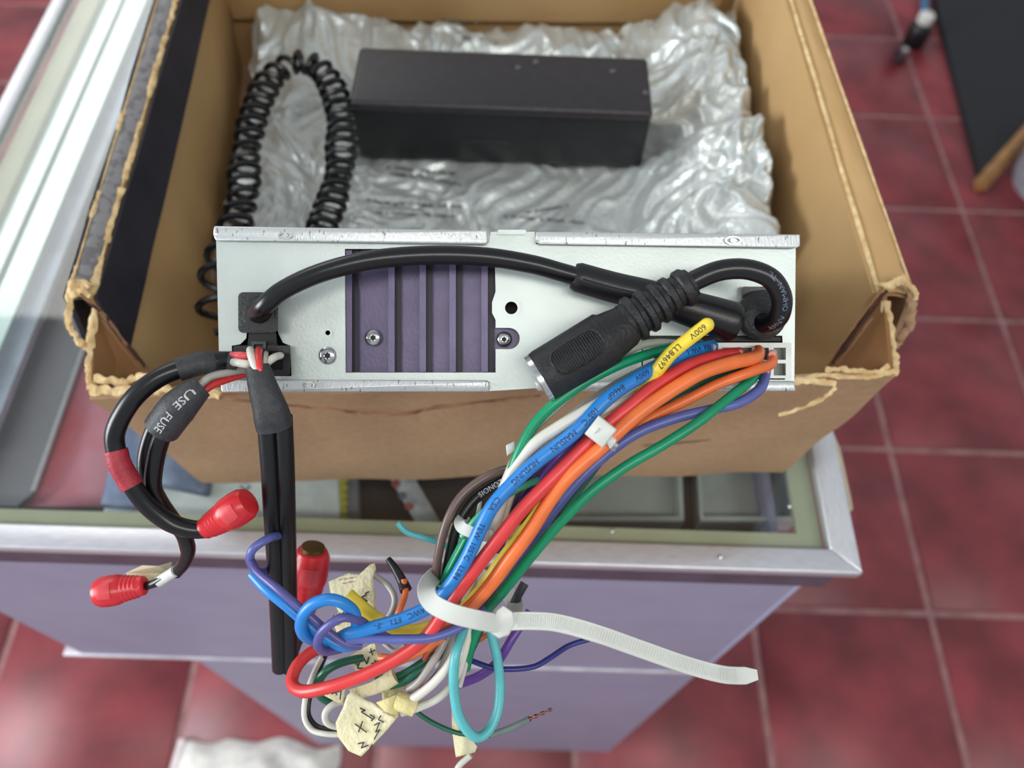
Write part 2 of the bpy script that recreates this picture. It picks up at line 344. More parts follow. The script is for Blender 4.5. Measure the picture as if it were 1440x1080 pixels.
# ================================================================== things on the floor
bd = empty('black_board', (1.5, 1.9, 0), 'black board panel edged with a wooden strip, standing on the tiles', 'board')
bp = [PH(1310, -60, 0), PH(1310, 5, 0), PH(1374, 258, 0), PH(1450, 172, 0), PH(1520, 60, 0), PH(1500, -60, 0)]
MB().prism(bp, [p+Vector((0, 0, .02)) for p in bp]).build('panel', mat('black_felt', (32, 32, 36), .8), bd)
a, b = PH(1377, 262, 0.02), PH(1470, 158, 0.02)
tube('wooden_edge', [a, b], .017, mat('wood_edge', (176, 128, 74), .5, 0, (150, 104, 56), 30), bd, 4)
wb = empty('white_bin', (1.42, 1.55, 0), 'pale plastic bin at the right edge beside the black board', 'bin')
wc = PH(1482, 262, 0)
MB().loft([[wc+Vector((math.cos(a_)*r_, math.sin(a_)*r_, h)) for a_ in [k*math.pi/12 for k in range(24)]] for r_, h in ((.10, 0), (.115, .12), (.12, .125), (.11, .125), (.095, .01))]).build('tub', mat('pale_bin', (192, 198, 208), .4), wb, True)
bt = empty('spray_bottle', PH(1283, 60, 0), 'small black bottle with a white cap standing on the tiles', 'bottle')
def lathe(base, prof, m, name, parent, axis=Vector((0, 0, 1)), seg=20):
    axis = axis.normalized(); u = axis.orthogonal().normalized(); w = axis.cross(u)
    return MB().loft([[base+axis*h+(u*math.cos(a)+w*math.sin(a))*r_ for a in [2*math.pi*k/seg for k in range(seg)]] for r_, h in prof]).build(name, m, parent, True)
b0 = PH(1283, 62, 0)
lathe(b0, [(.028, 0), (.03, .01), (.03, .05), (.022, .065), (.018, .07)], BLACKP, 'bottle_body', bt)
lathe(b0, [(.02, .07), (.02, .09), (.014, .094)], plastic('white_cap', (222, 222, 215)), 'cap', bt)
k0 = PH(1262, 88, 0); bt2 = empty('caster', k0, 'dark caster wheel with a small silver hub below the bottle', 'caster')
lathe(k0+Vector((-.012, 0, .022)), [(.02, 0), (.022, .004), (.022, .02), (.02, .024)], plastic('dark_wheel', (62, 46, 56)), 'wheel', bt2, Vector((1, .2, 0)))
lathe(k0+Vector((-.008, -.02, .05)), [(.008, 0), (.008, .008), (.004, .01)], STEEL, 'hub', bt2, Vector((0, -.2, 1)))
cbl = tube('blue_strap', catmull([PH(1300, -20, .03), PH(1300, 15, .03), PH(1297, 40, .02), PH(1293, 60, .008)], 6), .011, mat('blue_strap', (60, 110, 150), .5), None, 8)
tag(cbl, 'blue strap lying between the bottle and the black board', 'strap')
# white cloth low left
vs, fs = [], []; N = 22; cc = Vector((-.365, .068, 0))
for i in range(N):
    for j in range(N):
        u, v = i/(N-1)*2-1, j/(N-1)*2-1; e = max(0, 1-abs(u)**5)*max(0, 1-abs(v)**5)
        x, y = u*.125, v*.085
        vs.append(cc+Vector((x+.01*noise.noise(Vector((u*2, v*2, 1))), y+.02*noise.noise(Vector((u*2, v*2, 3))), .003+e*(.03+.02*noise.noise(Vector((u*2.5, v*2.5, 0)))))))
for i in range(N-1):
    for j in range(N-1): fs.append((i*N+j, (i+1)*N+j, (i+1)*N+j+1, i*N+j+1))
o = link('cloth', vs, fs, mat('white_cloth', (222, 220, 212), .9), None, 'all'); tag(o, 'crumpled white cloth on the red tiles beside the counter foot', 'cloth')
a, b = PH(258, 1040, .004), PH(240, 1100, .004)
tag(tube('white_rod', [a, b], .007, plastic('rod_white', (226, 214, 214)), None, 8), 'thin white rod lying along the grout left of the cloth', 'rod')
# ================================================================== cardboard box
bx = empty('cardboard_box', (-.0, .38, .951), 'worn open cardboard box standing on the glass counter', 'box')
bz0, bz1 = .9515, 1.09
def sheet(name, pts, nrm, th, m, label=None):
    n = Vector(nrm).normalized()*th
    return MB().prism([Vector(p) for p in pts], [Vector(p)+n for p in pts]).build(name, m, bx, False, label)
# key points
LfB, RfB = PH(286, 671, bz0), PH(1099, 656, bz0)          # bottom front corners
LbB, RbB = Vector((-.232, .565, bz0)), Vector((.178, .585, bz0))
FL, FR = P(128, 552, .372), P(1257, 524, .372)             # top corners of the outward-leaning front panel
WL, WR = P(134, 432, .388), P(1247, 412, .388)            # upper tips of its gussets
TLo, TRo = P(97, 418, .384), P(1284, 416, .384)           # rim, outer sheet
TLi, TRi = P(128, 420, .390), P(1234, 412, .390)           # rim, inner sheet
BLo, BRo = PH(226, -10, 1.09), PH(1134, -10, 1.09)
BLo += (BLo-TLo)*.5; BRo += (BRo-TRo)*.5
BLi, BRi = BLo+Vector((.012, 0, 0)), BRo-Vector((.010, 0, 0))
sheet('bottom_panel', [LfB, RfB, RbB, LbB], (0, 0, 1), .003, CARD)
def grid(fn, nu, nv):
    v = [fn(i/nu, j/nv) for i in range(nu+1) for j in range(nv+1)]
    f = [(i*(nv+1)+j, (i+1)*(nv+1)+j, (i+1)*(nv+1)+j+1, i*(nv+1)+j+1) for i in range(nu) for j in range(nv)]
    return v, f
def panel(name, a, b, c, d, m, th=.0028, wav=.0009, label=None, nu=24, nv=10, out=1):
    """quad a-b (top) d-c (bottom) with a slight warp and real thickness"""
    n = (b-a).cross(d-a).normalized()*out
    def fn(u, v, o=0):
        p = a.lerp(b, u).lerp(d.lerp(c, u), v)
        return p+n*(wav*noise.noise(p*22)*2+o)
    v1, f1 = grid(lambda u, v: fn(u, v), nu, nv); v2, f2 = grid(lambda u, v: fn(u, v, th), nu, nv); N = len(v1)
    f = f1+[tuple(i+N for i in q)[::-1] for q in f2]
    W = nv+1
    for i in range(nu):
        f.append((i*W, (i+1)*W, (i+1)*W+N, i*W+N)); f.append((i*W+nv, (i+1)*W+nv, (i+1)*W+nv+N, i*W+nv+N))
    for j in range(nv):
        f.append((j, j+1, j+1+N, j+N)); f.append((nu*W+j, nu*W+j+1, nu*W+j+1+N, nu*W+j+N))
    return link(name, v1+v2, f, m, bx, 'sharp', label)
LfBi, RfBi = LfB+Vector((.004, .004, .001)), RfB+Vector((-.004, .004, .001))
# the outer sheets
panel('side_panel', TLo, BLo, LbB, P(126, 484, .42), CARDB, wav=.0005, label='black printed outer face of the left side')
panel('side_panel', TRo, BRo, RbB, P(1256, 490, .42), CARD, wav=.0005)
panel('side_panel', P(126, 480, .40), P(128, 470, .41)+Vector((0, .06, 0)), LbB.lerp(LfB, .8), LfB, CARD, wav=.0003)
panel('side_panel', P(1256, 486, .40), P(1254, 476, .41)+Vector((0, .06, 0)), RbB.lerp(RfB, .8), RfB, CARD, wav=.0003)
# inner sheets
CL = P(214, 524, .425); CR = P(1178, 506, .425)
panel('inner_side_panel', TLi, BLi, LbB+Vector((.006, 0, .002)), LfBi+Vector((0, .01, 0)), CARDI, label='bare brown inner face of the left side')
panel('inner_side_panel', TRi, BRi, RbB+Vector((-.006, 0, .002)), RfBi+Vector((0, .01, 0)), CARDI)
# black flap glued to the inside of the left wall
def il(u, v): return TLi.lerp(BLi, u).lerp((LfBi+Vector((0, .01, 0))).lerp(LbB+Vector((.006, 0, .002)), u), v)
pn = (BLi-TLi).cross(LfBi-TLi).normalized(); pn = pn if pn.x > 0 else -pn
def onw(px, py):
    v = ray(px, py); return CAM+v*((TLi-CAM).dot(pn)/v.dot(pn))+pn*.0032
fa = [TLi+pn*.0032, BLi+pn*.0032, onw(292, -10), onw(172, 505)]
panel('folded_flap', *fa, CARDB, th=.0012, wav=.0004, label='black printed flap folded down inside the left wall')
# rim strips spanning the double walls
def strip(a0, a1, b0, b1, m, name, label=None, up=.0015):
    v, f = grid(lambda u, v: a0.lerp(b0, u).lerp(a1.lerp(b1, u), v)+Vector((0, 0, up*math.sin(v*math.pi)+.0006*noise.noise(Vector((u*30, v*3, 0))))), 60, 6)
    N = len(v); v2 = [p-Vector((0, 0, .003)) for p in v]
    return link(name, v+v2, f+[tuple(i+N for i in q)[::-1] for q in f], m, bx, 'sharp', label)
strip(TLo, TLi, BLo, BLi, CARDG, 'rim_fold', 'scuffed grey printed rim of the left side')
strip(TRo, TRi, BRo, BRi, CARDI, 'rim_fold', 'bare tan rim of the right side')
def torn(pts, dia, seed, name='torn_edge', m=TORN, rag=.45, sub=14, z=None, sx=.6):
    Z = sum(q[2] for q in pts)/len(pts) if not isinstance(pts[0], Vector) else .4
    path = catmull([q if isinstance(q, Vector) else P(*q) for q in pts], sub); r = dia/2*Z/F
    path = [p+Vector((noise.noise(p*300+Vector((seed, 0, 0))), noise.noise(p*300+Vector((0, seed, 0))), 0))*r*.5 for p in path]
    R = []; n = len(path)
    rg = rings(path, r, 8, sx)
    for i, ring in enumerate(rg):
        c = path[i]; R.append([c+(q-c)*(.85+rag*noise.noise(Vector((i*.28, k*.8, seed)))*1.5+.5*noise.noise(Vector((i*.11, seed, 0)))) for k, q in enumerate(ring)])
    return MB().loft(R).build(name, m, bx, 'sharp')
up = Vector((0, 0, .0012))
def patches(a, b, spans, dia, seed):
    for (s, e) in spans: torn([a.lerp(b, s)+up, a.lerp(b, (s+e)/2)+up, a.lerp(b, e)+up], dia, seed+s*9, sub=8)
patches(TLi, BLi, ((.0, .07), (.10, .2), (.22, .34), (.40, .55), (.58, .66), (.8, .95)), 10, 1)
patches(TLi, BLi, ((.02, .97),), 3.5, 5)
patches(TLo, BLo, ((.02, .97),), 3, 2)
patches(TLo, BLo, ((.0, .05), (.14, .19), (.32, .36)), 7, 3)
patches(TRi, BRi, ((0, .97),), 7, 4); patches(TRo, BRo, ((.0, .97),), 4, 8)
# front panel: leans outwards, seen from outside below the radio
LC, RC = FL, FR
def frontpanel():
    a, b, c, d = FL, FR, RfB, LfB
    return panel('front_panel', a, b, c, d, CARD, th=.003, wav=.0014, nu=50, nv=14, out=-1, label='brown front side of the box leaning outwards')
frontpanel()
# gussets of the front panel (brown triangles at both corners)
def gus(Fp, Wp, Cp, s):
    n = (Wp-Fp).cross(Cp-Fp).normalized()*.0025
    MB().prism([Fp, Wp, Cp, Cp.lerp(Fp, .55)+Vector((0, .0, -.012))], [q+n for q in (Fp, Wp, Cp, Cp.lerp(Fp, .55)+Vector((0, 0, -.012)))]).build('corner_gusset', mat('gusset_card', (150, 108, 72), .85, 0, (136, 96, 62), 12, .1, 400, spec=.2), bx)
gus(FL+Vector((0, .001, 0)), WL, P(224, 548, .415), 1); gus(FR+Vector((0, .001, 0)), WR, P(1164, 526, .415), -1)
# dark corrugated diagonal cut edges
for pts in ([(116, 418, .380), (150, 446, .386), (178, 484, .392), (216, 530, .400)], [(1247, 408, .380), (1222, 442, .386), (1196, 478, .392), (1170, 512, .400)]):
    torn(pts, 6, 11, 'corrugated_cut_edge', DARKC, .25)
    torn([(x-4 if x < 700 else x-5, y-5, z-.001) for x, y, z in pts], 4, 12, 'cut_edge_liner', mat('liner', (150, 110, 78), .9), .3)
    torn([(x-6 if x < 700 else x+5, y+4, z-.001) for x, y, z in pts][1:], 3, 13, 'cut_edge_liner', mat('liner', (150, 110, 78), .9), .3)
torn([(134, 434, .385), (128, 478, .381), (124, 520, .377), (128, 548, .372)], 11, 21)
torn([(1246, 424, .385), (1252, 470, .381), (1259, 505, .376), (1258, 528, .372)], 12, 22)
torn([(128, 546, .371), (170, 552, .371), (210, 548, .371), (250, 550, .371), (310, 556, .371)], 15, 23)
torn([(132, 534, .374), (175, 537, .374), (198, 530, .374), (240, 534, .374)], 13, 24)
torn([(300, 558, .371), (450, 575, .371), (560, 583, .371), (620, 572, .371), (760, 556, .371)], 5, 25, m=mat('torn_brown', (150, 108, 78), .9, 0, (110, 74, 54), 120))
torn([(1105, 540, .371), (1150, 528, .371), (1190, 530, .371), (1225, 530, .371), (1258, 522, .371)], 8, 26)
torn([(1160, 518, .372), (1190, 520, .372), (1225, 524, .372), (1250, 516, .372)], 8, 27)
torn([(1100, 536, .371), (1140, 536, .370), (1176, 540, .370)], 11, 28)
torn([(1095, 584, .374), (1130, 573, .373), (1160, 558, .372), (1176, 545, .371)], 6, 29)
# outer torn lobes at the two corners
torn([(104, 398, .383), (98, 420, .382), (97, 450, .383), (106, 474, .386), (124, 490, .390)], 10, 31)
torn([(98, 402, .383), (112, 404, .383), (126, 396, .384)], 20, 32); torn([(100, 414, .382), (114, 412, .382), (128, 418, .383)], 13, 33)
torn([(1240, 404, .383), (1262, 396, .382), (1278, 392, .382)], 15, 34); torn([(1270, 396, .382), (1280, 410, .383), (1282, 440, .385), (1272, 468, .389), (1256, 486, .394)], 14, 35, m=CARD)
torn([(1274, 396, .381), (1286, 408, .381), (1288, 422, .382)], 8, 36)
# crease lines on the front and a loose printed fold at the back
strokes('crease', [[(330, 604), (390, 602), (420, 606)], [(430, 610), (480, 612)], [(905, 627), (970, 622), (1050, 612)], [(560, 612), (575, 626), (590, 636)]], 1.4,
        lambda x, y: CAM+ray(x, y)*((lambda a, n: (a-CAM).dot(n)/ray(x, y).dot(n))(FL, (FR-FL).cross(LfB-FL).normalized())-.0032), mat('crease_dark', (104, 74, 52), .9), bx)
panel('back_panel', Vector((-.236, .566, 1.09)), Vector((.184, .586, 1.09)), RbB, LbB, CARDI)
panel('back_flap', Vector((-.22, .556, 1.085)), Vector((.16, .572, 1.085)), Vector((.16, .578, 1.003)), Vector((-.22, .560, 1.003)), CARDI, th=.0015)
# ================================================================== silver film inside the box
def sm(a, b, t): t = max(0, min(1, (t-a)/(b-a))); return t*t*(3-2*t)
def crump(x, y):
    p = Vector((x, y, 0))*26
    w = Vector((noise.noise(p*.6), noise.noise(p*.6+Vector((5, 5, 5))), 0))*.8
    q = Vector((p.x*.75, p.y*.5, 0))+w
    a = 1-abs(noise.noise(q))*2.2; b = 1-abs(noise.noise(q*2.1+Vector((3, 1, 0))))*2.2; c = 1-abs(noise.noise(q*4.6))*2.2
    cc = noise.voronoi(q*1.6)[0]; vv = (cc[1]-cc[0])
    return a*.40+b*.34+c*.22-vv*.25+.1
def foilz(x, y):
    z = .998
    z += .036*sm(.085, .150, x)*sm(.62, .50, y)+.012*sm(.075, .10, x)*sm(.425, .405, y)+.006*sm(.09, .13, x)
    z += .009*sm(.50, .55, y)
    z += .012*sm(-.12, -.16, x)
    amp = .010+.010*sm(.08, .14, x)+.005*sm(.5, .55, y)
    return z+amp*(crump(x, y)-.4)
e = empty('silver_bag', (-.02, .45, .955), 'crumpled silver plastic film bag lining the box around the black case', 'bag')
v, f = [], []; NX, NY = 260, 190
for i in range(NX+1):
    for j in range(NY+1):
        u, w = i/NX, j/NY; y = .31+w*.25
        xl = -.188-.014*w; xr = .160+.008*w
        x = xl+(xr-xl)*u+.004*noise.noise(Vector((u*20, w*20, 4)))
        y += .004*noise.noise(Vector((u*22, w*5, 9)))
        ed = min(sm(0, .03, u), sm(1, .985, u), sm(1, .985, w))
        v.append(Vector((x, y, foilz(x, y)-.02*(1-ed))))
for i in range(NX):
    for j in range(NY): f.append((i*(NY+1)+j, (i+1)*(NY+1)+j, (i+1)*(NY+1)+j+1, i*(NY+1)+j+1))
link('film', v, f, FOIL, e, 'all')
# tiny illegible print rows on the film
rnd = random.Random(3); lines = []
def rowmarks(x0, y0, x1, y1, n):
    for k in range(n):
        if rnd.random() < .22: continue
        t = k/n; x = x0+(x1-x0)*t; y = y0+(y1-y0)*t
        lines.append([(x, y+rnd.uniform(-2.5, 0)), (x+rnd.uniform(1, 3), y+rnd.uniform(0, 2.5)), (x+3.5, y+rnd.uniform(-2, 1))])
for q in ((545, 236, 640, 246, 24), (545, 246, 600, 250, 14), (600, 250, 650, 262, 12), (515, 282, 560, 290, 12), (560, 288, 650, 292, 22), (530, 300, 640, 306, 26), (710, 305, 820, 314, 26), (620, 30, 672, 34, 14), (650, 54, 700, 62, 12), (740, 300, 800, 290, 14)): rowmarks(*q)
def onfoil(px, py):
    z = .985
    for _ in range(12):
        p = PH(px, py, z); z = .5*z+.5*foilz(p.x, p.y)
    p = PH(px, py, z); return p+Vector((0, 0, .0012))
strokes('faint_print', lines, 1.9, onfoil, PRINT, e)['kind'] = 'stuff'
# black plastic case lying on the film
ce = empty('black_case', (-.006, .44, 1.0), 'long black plastic case with rounded corners resting on the silver film', 'case')
def rb(lo, hi, r, name, m, parent):
    o = MB().box(lo, hi).build(name, m, parent); bevel(o, r, 4); return o
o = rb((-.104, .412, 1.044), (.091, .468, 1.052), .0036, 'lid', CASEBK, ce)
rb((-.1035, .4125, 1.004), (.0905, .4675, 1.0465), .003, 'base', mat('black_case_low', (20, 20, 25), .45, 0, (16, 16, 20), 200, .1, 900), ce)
for q in ((754, 87), (729, 95), (862, 100), (908, 130)):
    p = PH(*q, 1.0524); lathe(p, [(.0022, -.0005), (.002, .0004), (.001, .0008)], mat('scuff', (90, 84, 88), .4), 'stud', ce, seg=12)
rb((-.034, .4115, 1.022), (.0, .4135, 1.0245), .0008, 'latch', BLACKP, ce)
# coiled cord
cc_ = [(306, 470, .43), (304, 425, .43), (312, 380, .435), (332, 320, .455), (342, 270, .47), (346, 215, .49), (358, 160, .505), (380, 112, .52), (415, 88, .53), (448, 96, .53), (470, 130, .52), (480, 180, .505), (478, 235, .49), (466, 285, .475), (448, 330, .46), (430, 380, .45)]
spine = catmull([P(*q) for q in cc_], 60)
L = [0]
for a, b in zip(spine, spine[1:]): L.append(L[-1]+(b-a).length)
path = []; Rr = .0092; pitch = .0098; ns = int(L[-1]/pitch*14); nrm = Vector((0, .5, .86)).normalized(); k = 0
for i in range(ns):
    s = L[-1]*(i/ns)**.82
    while L[k+1] < s: k += 1
    p = spine[k].lerp(spine[k+1], (s-L[k])/(L[k+1]-L[k])); t = (spine[min(k+4, len(spine)-1)]-spine[max(k-4, 0)]).normalized()
    u = (nrm-nrm.dot(t)*t).normalized(); w = t.cross(u); a = 2*math.pi*i/14+1.2*noise.noise(Vector((s*30, 0, 0)))
    g = s/L[-1]; rr = Rr*(.85+.25*noise.noise(Vector((s*40, 2, 0))))*(1.25 if g < .18 else 1)
    path.append(p+(u*math.cos(a)*.8+w*math.sin(a))*rr)
cord = tube('coiled_cord', path, .0020, BLACKC, None, 7)
tag(cord, 'black coiled cord looped on the silver film left of the black case', 'cord')
# ================================================================== the radio
rd = empty('car_radio', RP(713, 545, -.19), 'pale zinc metal radio unit standing on end with its rear plate up', 'radio')
A = (RP(713, 435)-CAM).normalized()
cor = [RP(304, 337, -.0015), RP(1119, 345, -.0015), RP(1117, 538, -.0015), RP(309, 538, -.0015)]
dv = A*.155
inn = [cor[0]+(cor[2]-cor[0])*.004, cor[1]+(cor[3]-cor[1])*.004, cor[2]-(cor[2]-cor[0])*.004, cor[3]-(cor[3]-cor[1])*.004]
c2 = [p+A*.155 for p in cor]
MB().add(cor+c2+inn, [(0, 4, 5, 1), (1, 5, 6, 2), (2, 6, 7, 3), (3, 7, 4, 0), (4, 7, 6, 5)]).build('chassis', ZINC, rd)
hole = [(485, 350), (696, 350), (696, 372), (697, 410), (692, 425), (692, 440), (697, 450), (697, 461), (716, 461)] + [(716+15*math.sin(a), 476-15*math.cos(a)) for a in [math.pi*k/10 for k in range(1, 10)]] + [(716, 491), (697, 491), (697, 524), (486, 524)]
bh = [(348, 462), (390, 462), (392, 470), (398, 482), (408, 486), (410, 529), (326, 529), (326, 486), (338, 484), (346, 476)]
outer = [(304, 338), (688, 341), (690, 326), (752, 326), (754, 343), (1119, 346), (1117, 538), (750, 546), (688, 550), (686, 538), (309, 538)]
jack = [(902, 472), (1100, 472), (1104, 534), (902, 534)]
plate('rear_plate', [outer, hole, bh, circ(719, 433, 9.5), circ(461, 468, 4), circ(1068, 432, 26), jack], 0, .0012, ZINC, rd)
plate('tab', [rrect(700, 323, 740, 330, 2)], .0008, .001, ZINC, rd)
for i, (x, y, r) in enumerate(((719, 433, 9.5), (461, 468, 4))): plate('punched_rim', [circ(x, y, r+3), circ(x, y, r-.5)], .0004, .0006, ZINC, rd)
plate('inner_baffle', [[(312, 345), (1110, 350), (1110, 530), (312, 532)]], -.016, .0008, DEEP, rd)
# the flanges of the cover
def flange(pts, off, name='cover_flange', m=ZINCW):
    o = plate(name, [pts], off, .0028, m, rd); bevel(o, .0005, 2); return o
flange([(301, 318), (685, 324), (686, 340), (683, 344), (303, 338), (300, 330)], .004)
flange([(754, 326), (1125, 330), (1125, 346), (1120, 349), (757, 343), (753, 339)], .004)
flange([(309, 534), (685, 535), (688, 538), (688, 551), (312, 551)], .0035)
flange([(752, 536), (1117, 536), (1119, 550), (756, 550)], .0035)
for (x, y, rx, ry) in ((401, 331, 10, 5), (1031, 338, 12, 6), (434, 541.5, 9, 5)):
    o = plate('oval_emboss', [circ(x, y, rx, 18, ry), circ(x, y, rx-2.5, 18, ry-2)], .0048, .0007, STEEL, rd)
    plate('rivet', [circ(x, y, 4.2, 14, 3)], .0051, .001, STEEL, rd)
# heat sink
hs = plate('heat_sink', [hole], -.0075, .002, HEAT, rd, 'violet black finned aluminium heat sink')
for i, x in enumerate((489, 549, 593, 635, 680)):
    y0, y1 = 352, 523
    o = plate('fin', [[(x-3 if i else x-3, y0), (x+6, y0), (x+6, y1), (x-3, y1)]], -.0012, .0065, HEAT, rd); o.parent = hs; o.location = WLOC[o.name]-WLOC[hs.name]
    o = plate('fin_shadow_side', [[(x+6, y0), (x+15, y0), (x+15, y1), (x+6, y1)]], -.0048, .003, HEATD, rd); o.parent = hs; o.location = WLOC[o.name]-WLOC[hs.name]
for q in ((525, 475, 12, -.005), (709, 477, 11, -.004), (461, 500, 12.5, .0005)): screw(*q, rd)
plate('punched_rim', [circ(458, 382, 8), circ(458, 382, 4)], .0006, .0006, ZINC, rd)
plate('punched_rim', [circ(800, 392, 16), circ(800, 392, 9)], .0006, .0008, ZINC, rd)
# sockets: black power socket and white multi pin socket
so = plate('socket_housing', [rrect(328, 486, 408, 528, 3), rrect(372, 494, 398, 520, 1)], .006, .007, BLACKP, rd)
plate('socket_lock', [[(353, 480), (374, 480), (374, 490), (370, 490), (370, 484), (357, 484), (357, 490), (353, 490)]], .0075, .002, SLEEVE, rd)
plate('socket_back', [[(330, 488), (406, 488), (406, 526), (330, 526)]], .001, .001, DEEP, rd)
cells = []
for r_ in range(2):
    for k in range(8):
        x = 918+k*24; y = 489+r_*22
        cells.append([(x+2, y), (x+19, y), (x+19, y+17), (x+2, y+17)])
wc_ = plate('white_socket', [rrect(904, 482, 1113, 532, 2)]+cells, .0035, .006, CONN, rd, 'white multi pin socket with square cells')
plate('socket_back', [rrect(906, 484, 1111, 531, 2)], -.0015, .001, CONND, rd)
plate('socket_slot', [[(902, 473), (1098, 474), (1098, 480), (902, 479)]], .0015, .0006, DEEP, rd)
# ================================================================== black antenna lead with the moulded sockets
an = empty('antenna_lead', RP(362, 437, .01), 'thick black lead arching across the plate into an inline coupler', 'cable')
o = plate('square_plug', [rrect(335, 411, 391, 468, 7)], .011, .011, BLACKR, an); bevel(o, .0008, 2)
plate('plug_neck', [[(350, 466), (388, 466), (390, 490), (348, 490)]], .005, .005, DEEP, an)
lathe(RP(364, 436, .011), [(.0048, 0), (.0042, .002), (.0036, .003)], BLACKR, 'boss', an, -A)
_, pth, _r1 = wire('cable', [(360, 440, .277), (372, 430, .270), (398, 408, .268), (450, 384, .266), (520, 366, .266), (600, 359, .268), (680, 361, .270), (745, 371, .272), (790, 383, .274), (818, 391, .276)], 27, BLACKC, an, seg=14)
jp = catmull([P(806, 388, .277), P(862, 404, .276), P(920, 418, .275), P(980, 437, .275), P(1036, 455, .276)], 8)
tube('inline_coupler', jp, lambda t: (.0052+.0007*t if t < .5 else .0055+.0018*(t-.5)*2)*(1 if .03 < t < .97 else .86), BLACKP, an, 18)
ml = [(jp[i]+(CAM-jp[i]).normalized()*.0056) for i in range(2, len(jp)-2)]
tube('mould_seam', ml, .0003, BLACKR, an, 6)
# moulded round socket with ribbed strain relief and looping cable
dn = empty('din_cable', P(820, 480, .26), 'black cable with a fat round moulded socket, ribbed neck and hooked bend', 'cable')
d0, d1 = P(764, 530, .262), P(878, 460, .262); ax = (d1-d0); Ld = ax.length; ax.normalize()
r0 = 39*.262/F
lathe(d0, [(r0*.80, -.0012), (r0*.95, -.001), (r0*.98, .0), (r0, .001), (r0, Ld*.78), (r0*.9, Ld*.82), (r0*.78, Ld*1.02), (r0*.62, Ld*1.12)], BLACKR, 'socket_body', dn, ax, 36)
lathe(d0, [(r0*.97, -.0022), (r0*.97, -.0006), (r0*.8, -.0006), (r0*.8, -.0018)], STEEL, 'metal_ring', dn, ax, 36)
lathe(d0, [(r0*.8, -.001), (r0*.75, -.0014)], DEEP, 'socket_face', dn, ax, 24)
# grip patch: ridges wrapped on the body, facing the camera
vf = (CAM-d0).normalized(); vf = (vf-vf.dot(ax)*ax).normalized(); sf = ax.cross(vf)
mb = MB(); nr = 19; s0, s1 = Ld*.17, Ld*.67
for k in range(nr):
    s = s0+(s1-s0)*k/(nr-1); hw = .46*(1-max(0, abs(k-(nr-1)/2)/((nr-1)/2)-.75)*1.6)
    arc = [d0+ax*s+(vf*math.cos(a-.12)+sf*math.sin(a-.12))*(r0+.0003) for a in [hw*(-1+2*j/8) for j in range(9)]]
    mb.loft(rings(arc, (s1-s0)/nr*.33, 6, 1, ax))
g = mb.build('grip_ridges', BLACKR, dn, True); tag(g, kind='stuff')
mb = MB()
rim = []
for j in range(28):
    a = 2*math.pi*j/28; su = math.copysign(abs(math.cos(a))**.55, math.cos(a)); sv = math.copysign(abs(math.sin(a))**.7, math.sin(a))
    s = (s0+s1)/2+(s1-s0)/2*1.14*su; ph = .54*sv-.12; rim.append(d0+ax*s+(vf*math.cos(ph)+sf*math.sin(ph))*(r0+.0001))
tube('grip_border', rim+[rim[0]], .0004, BLACKR, dn, 6)
cp = [(880, 456, .262), (905, 440, .262), (935, 421, .262), (972, 397, .262)]
core = catmull(W3(cp), 8); tube('strain_core', core, lambda t: .0068-.0018*t, BLACKR, dn, 16)
for k, (x, y, rr_) in enumerate(((892, 448, 34), (909, 438, 32), (926, 427, 30), (942, 416, 28), (962, 405, 28))):
    c = P(x, y, .262); rr = rr_*.262/F; h = .0036 if k == 4 else .0029
    lathe(c-ax*h/2, [(rr*.9, 0), (rr, h*.2), (rr, h*.8), (rr*.9, h)], BLACKR, 'strain_rib', dn, ax, 24)
_, hp, hr = wire('cable', [(955, 408, .262), (980, 393, .262), (1015, 380, .261), (1052, 379, .260), (1084, 392, .260), (1099, 418, .262), (1096, 443, .266), (1082, 455, .272), (1068, 452, .277)], 29, BLACKC, dn, seg=16)
text_on_tube('RMVV  OHMAN  TL', hp, hr, .86, .0024, dn, plastic('grey_ink', (110, 120, 135)), rev=True, phi0=-.3)
for k, (rx, zz) in enumerate(((36, .2865), (34, .284), (31, .2815), (27, .279), (23, .2765))):
    c = P(1070-k*1.0, 443+k*1.5, zz); lathe(c, [(rx*.28/F*.9, .0), (rx*.28/F, .0005), (rx*.28/F, .0016), (rx*.28/F*.85, .0021)], BLACKR, 'strain_ring', dn, -A, 26)
plate('mounting_clip', [rrect(1044, 403, 1092, 420, 3)], .003, .003, BLACKP, dn)
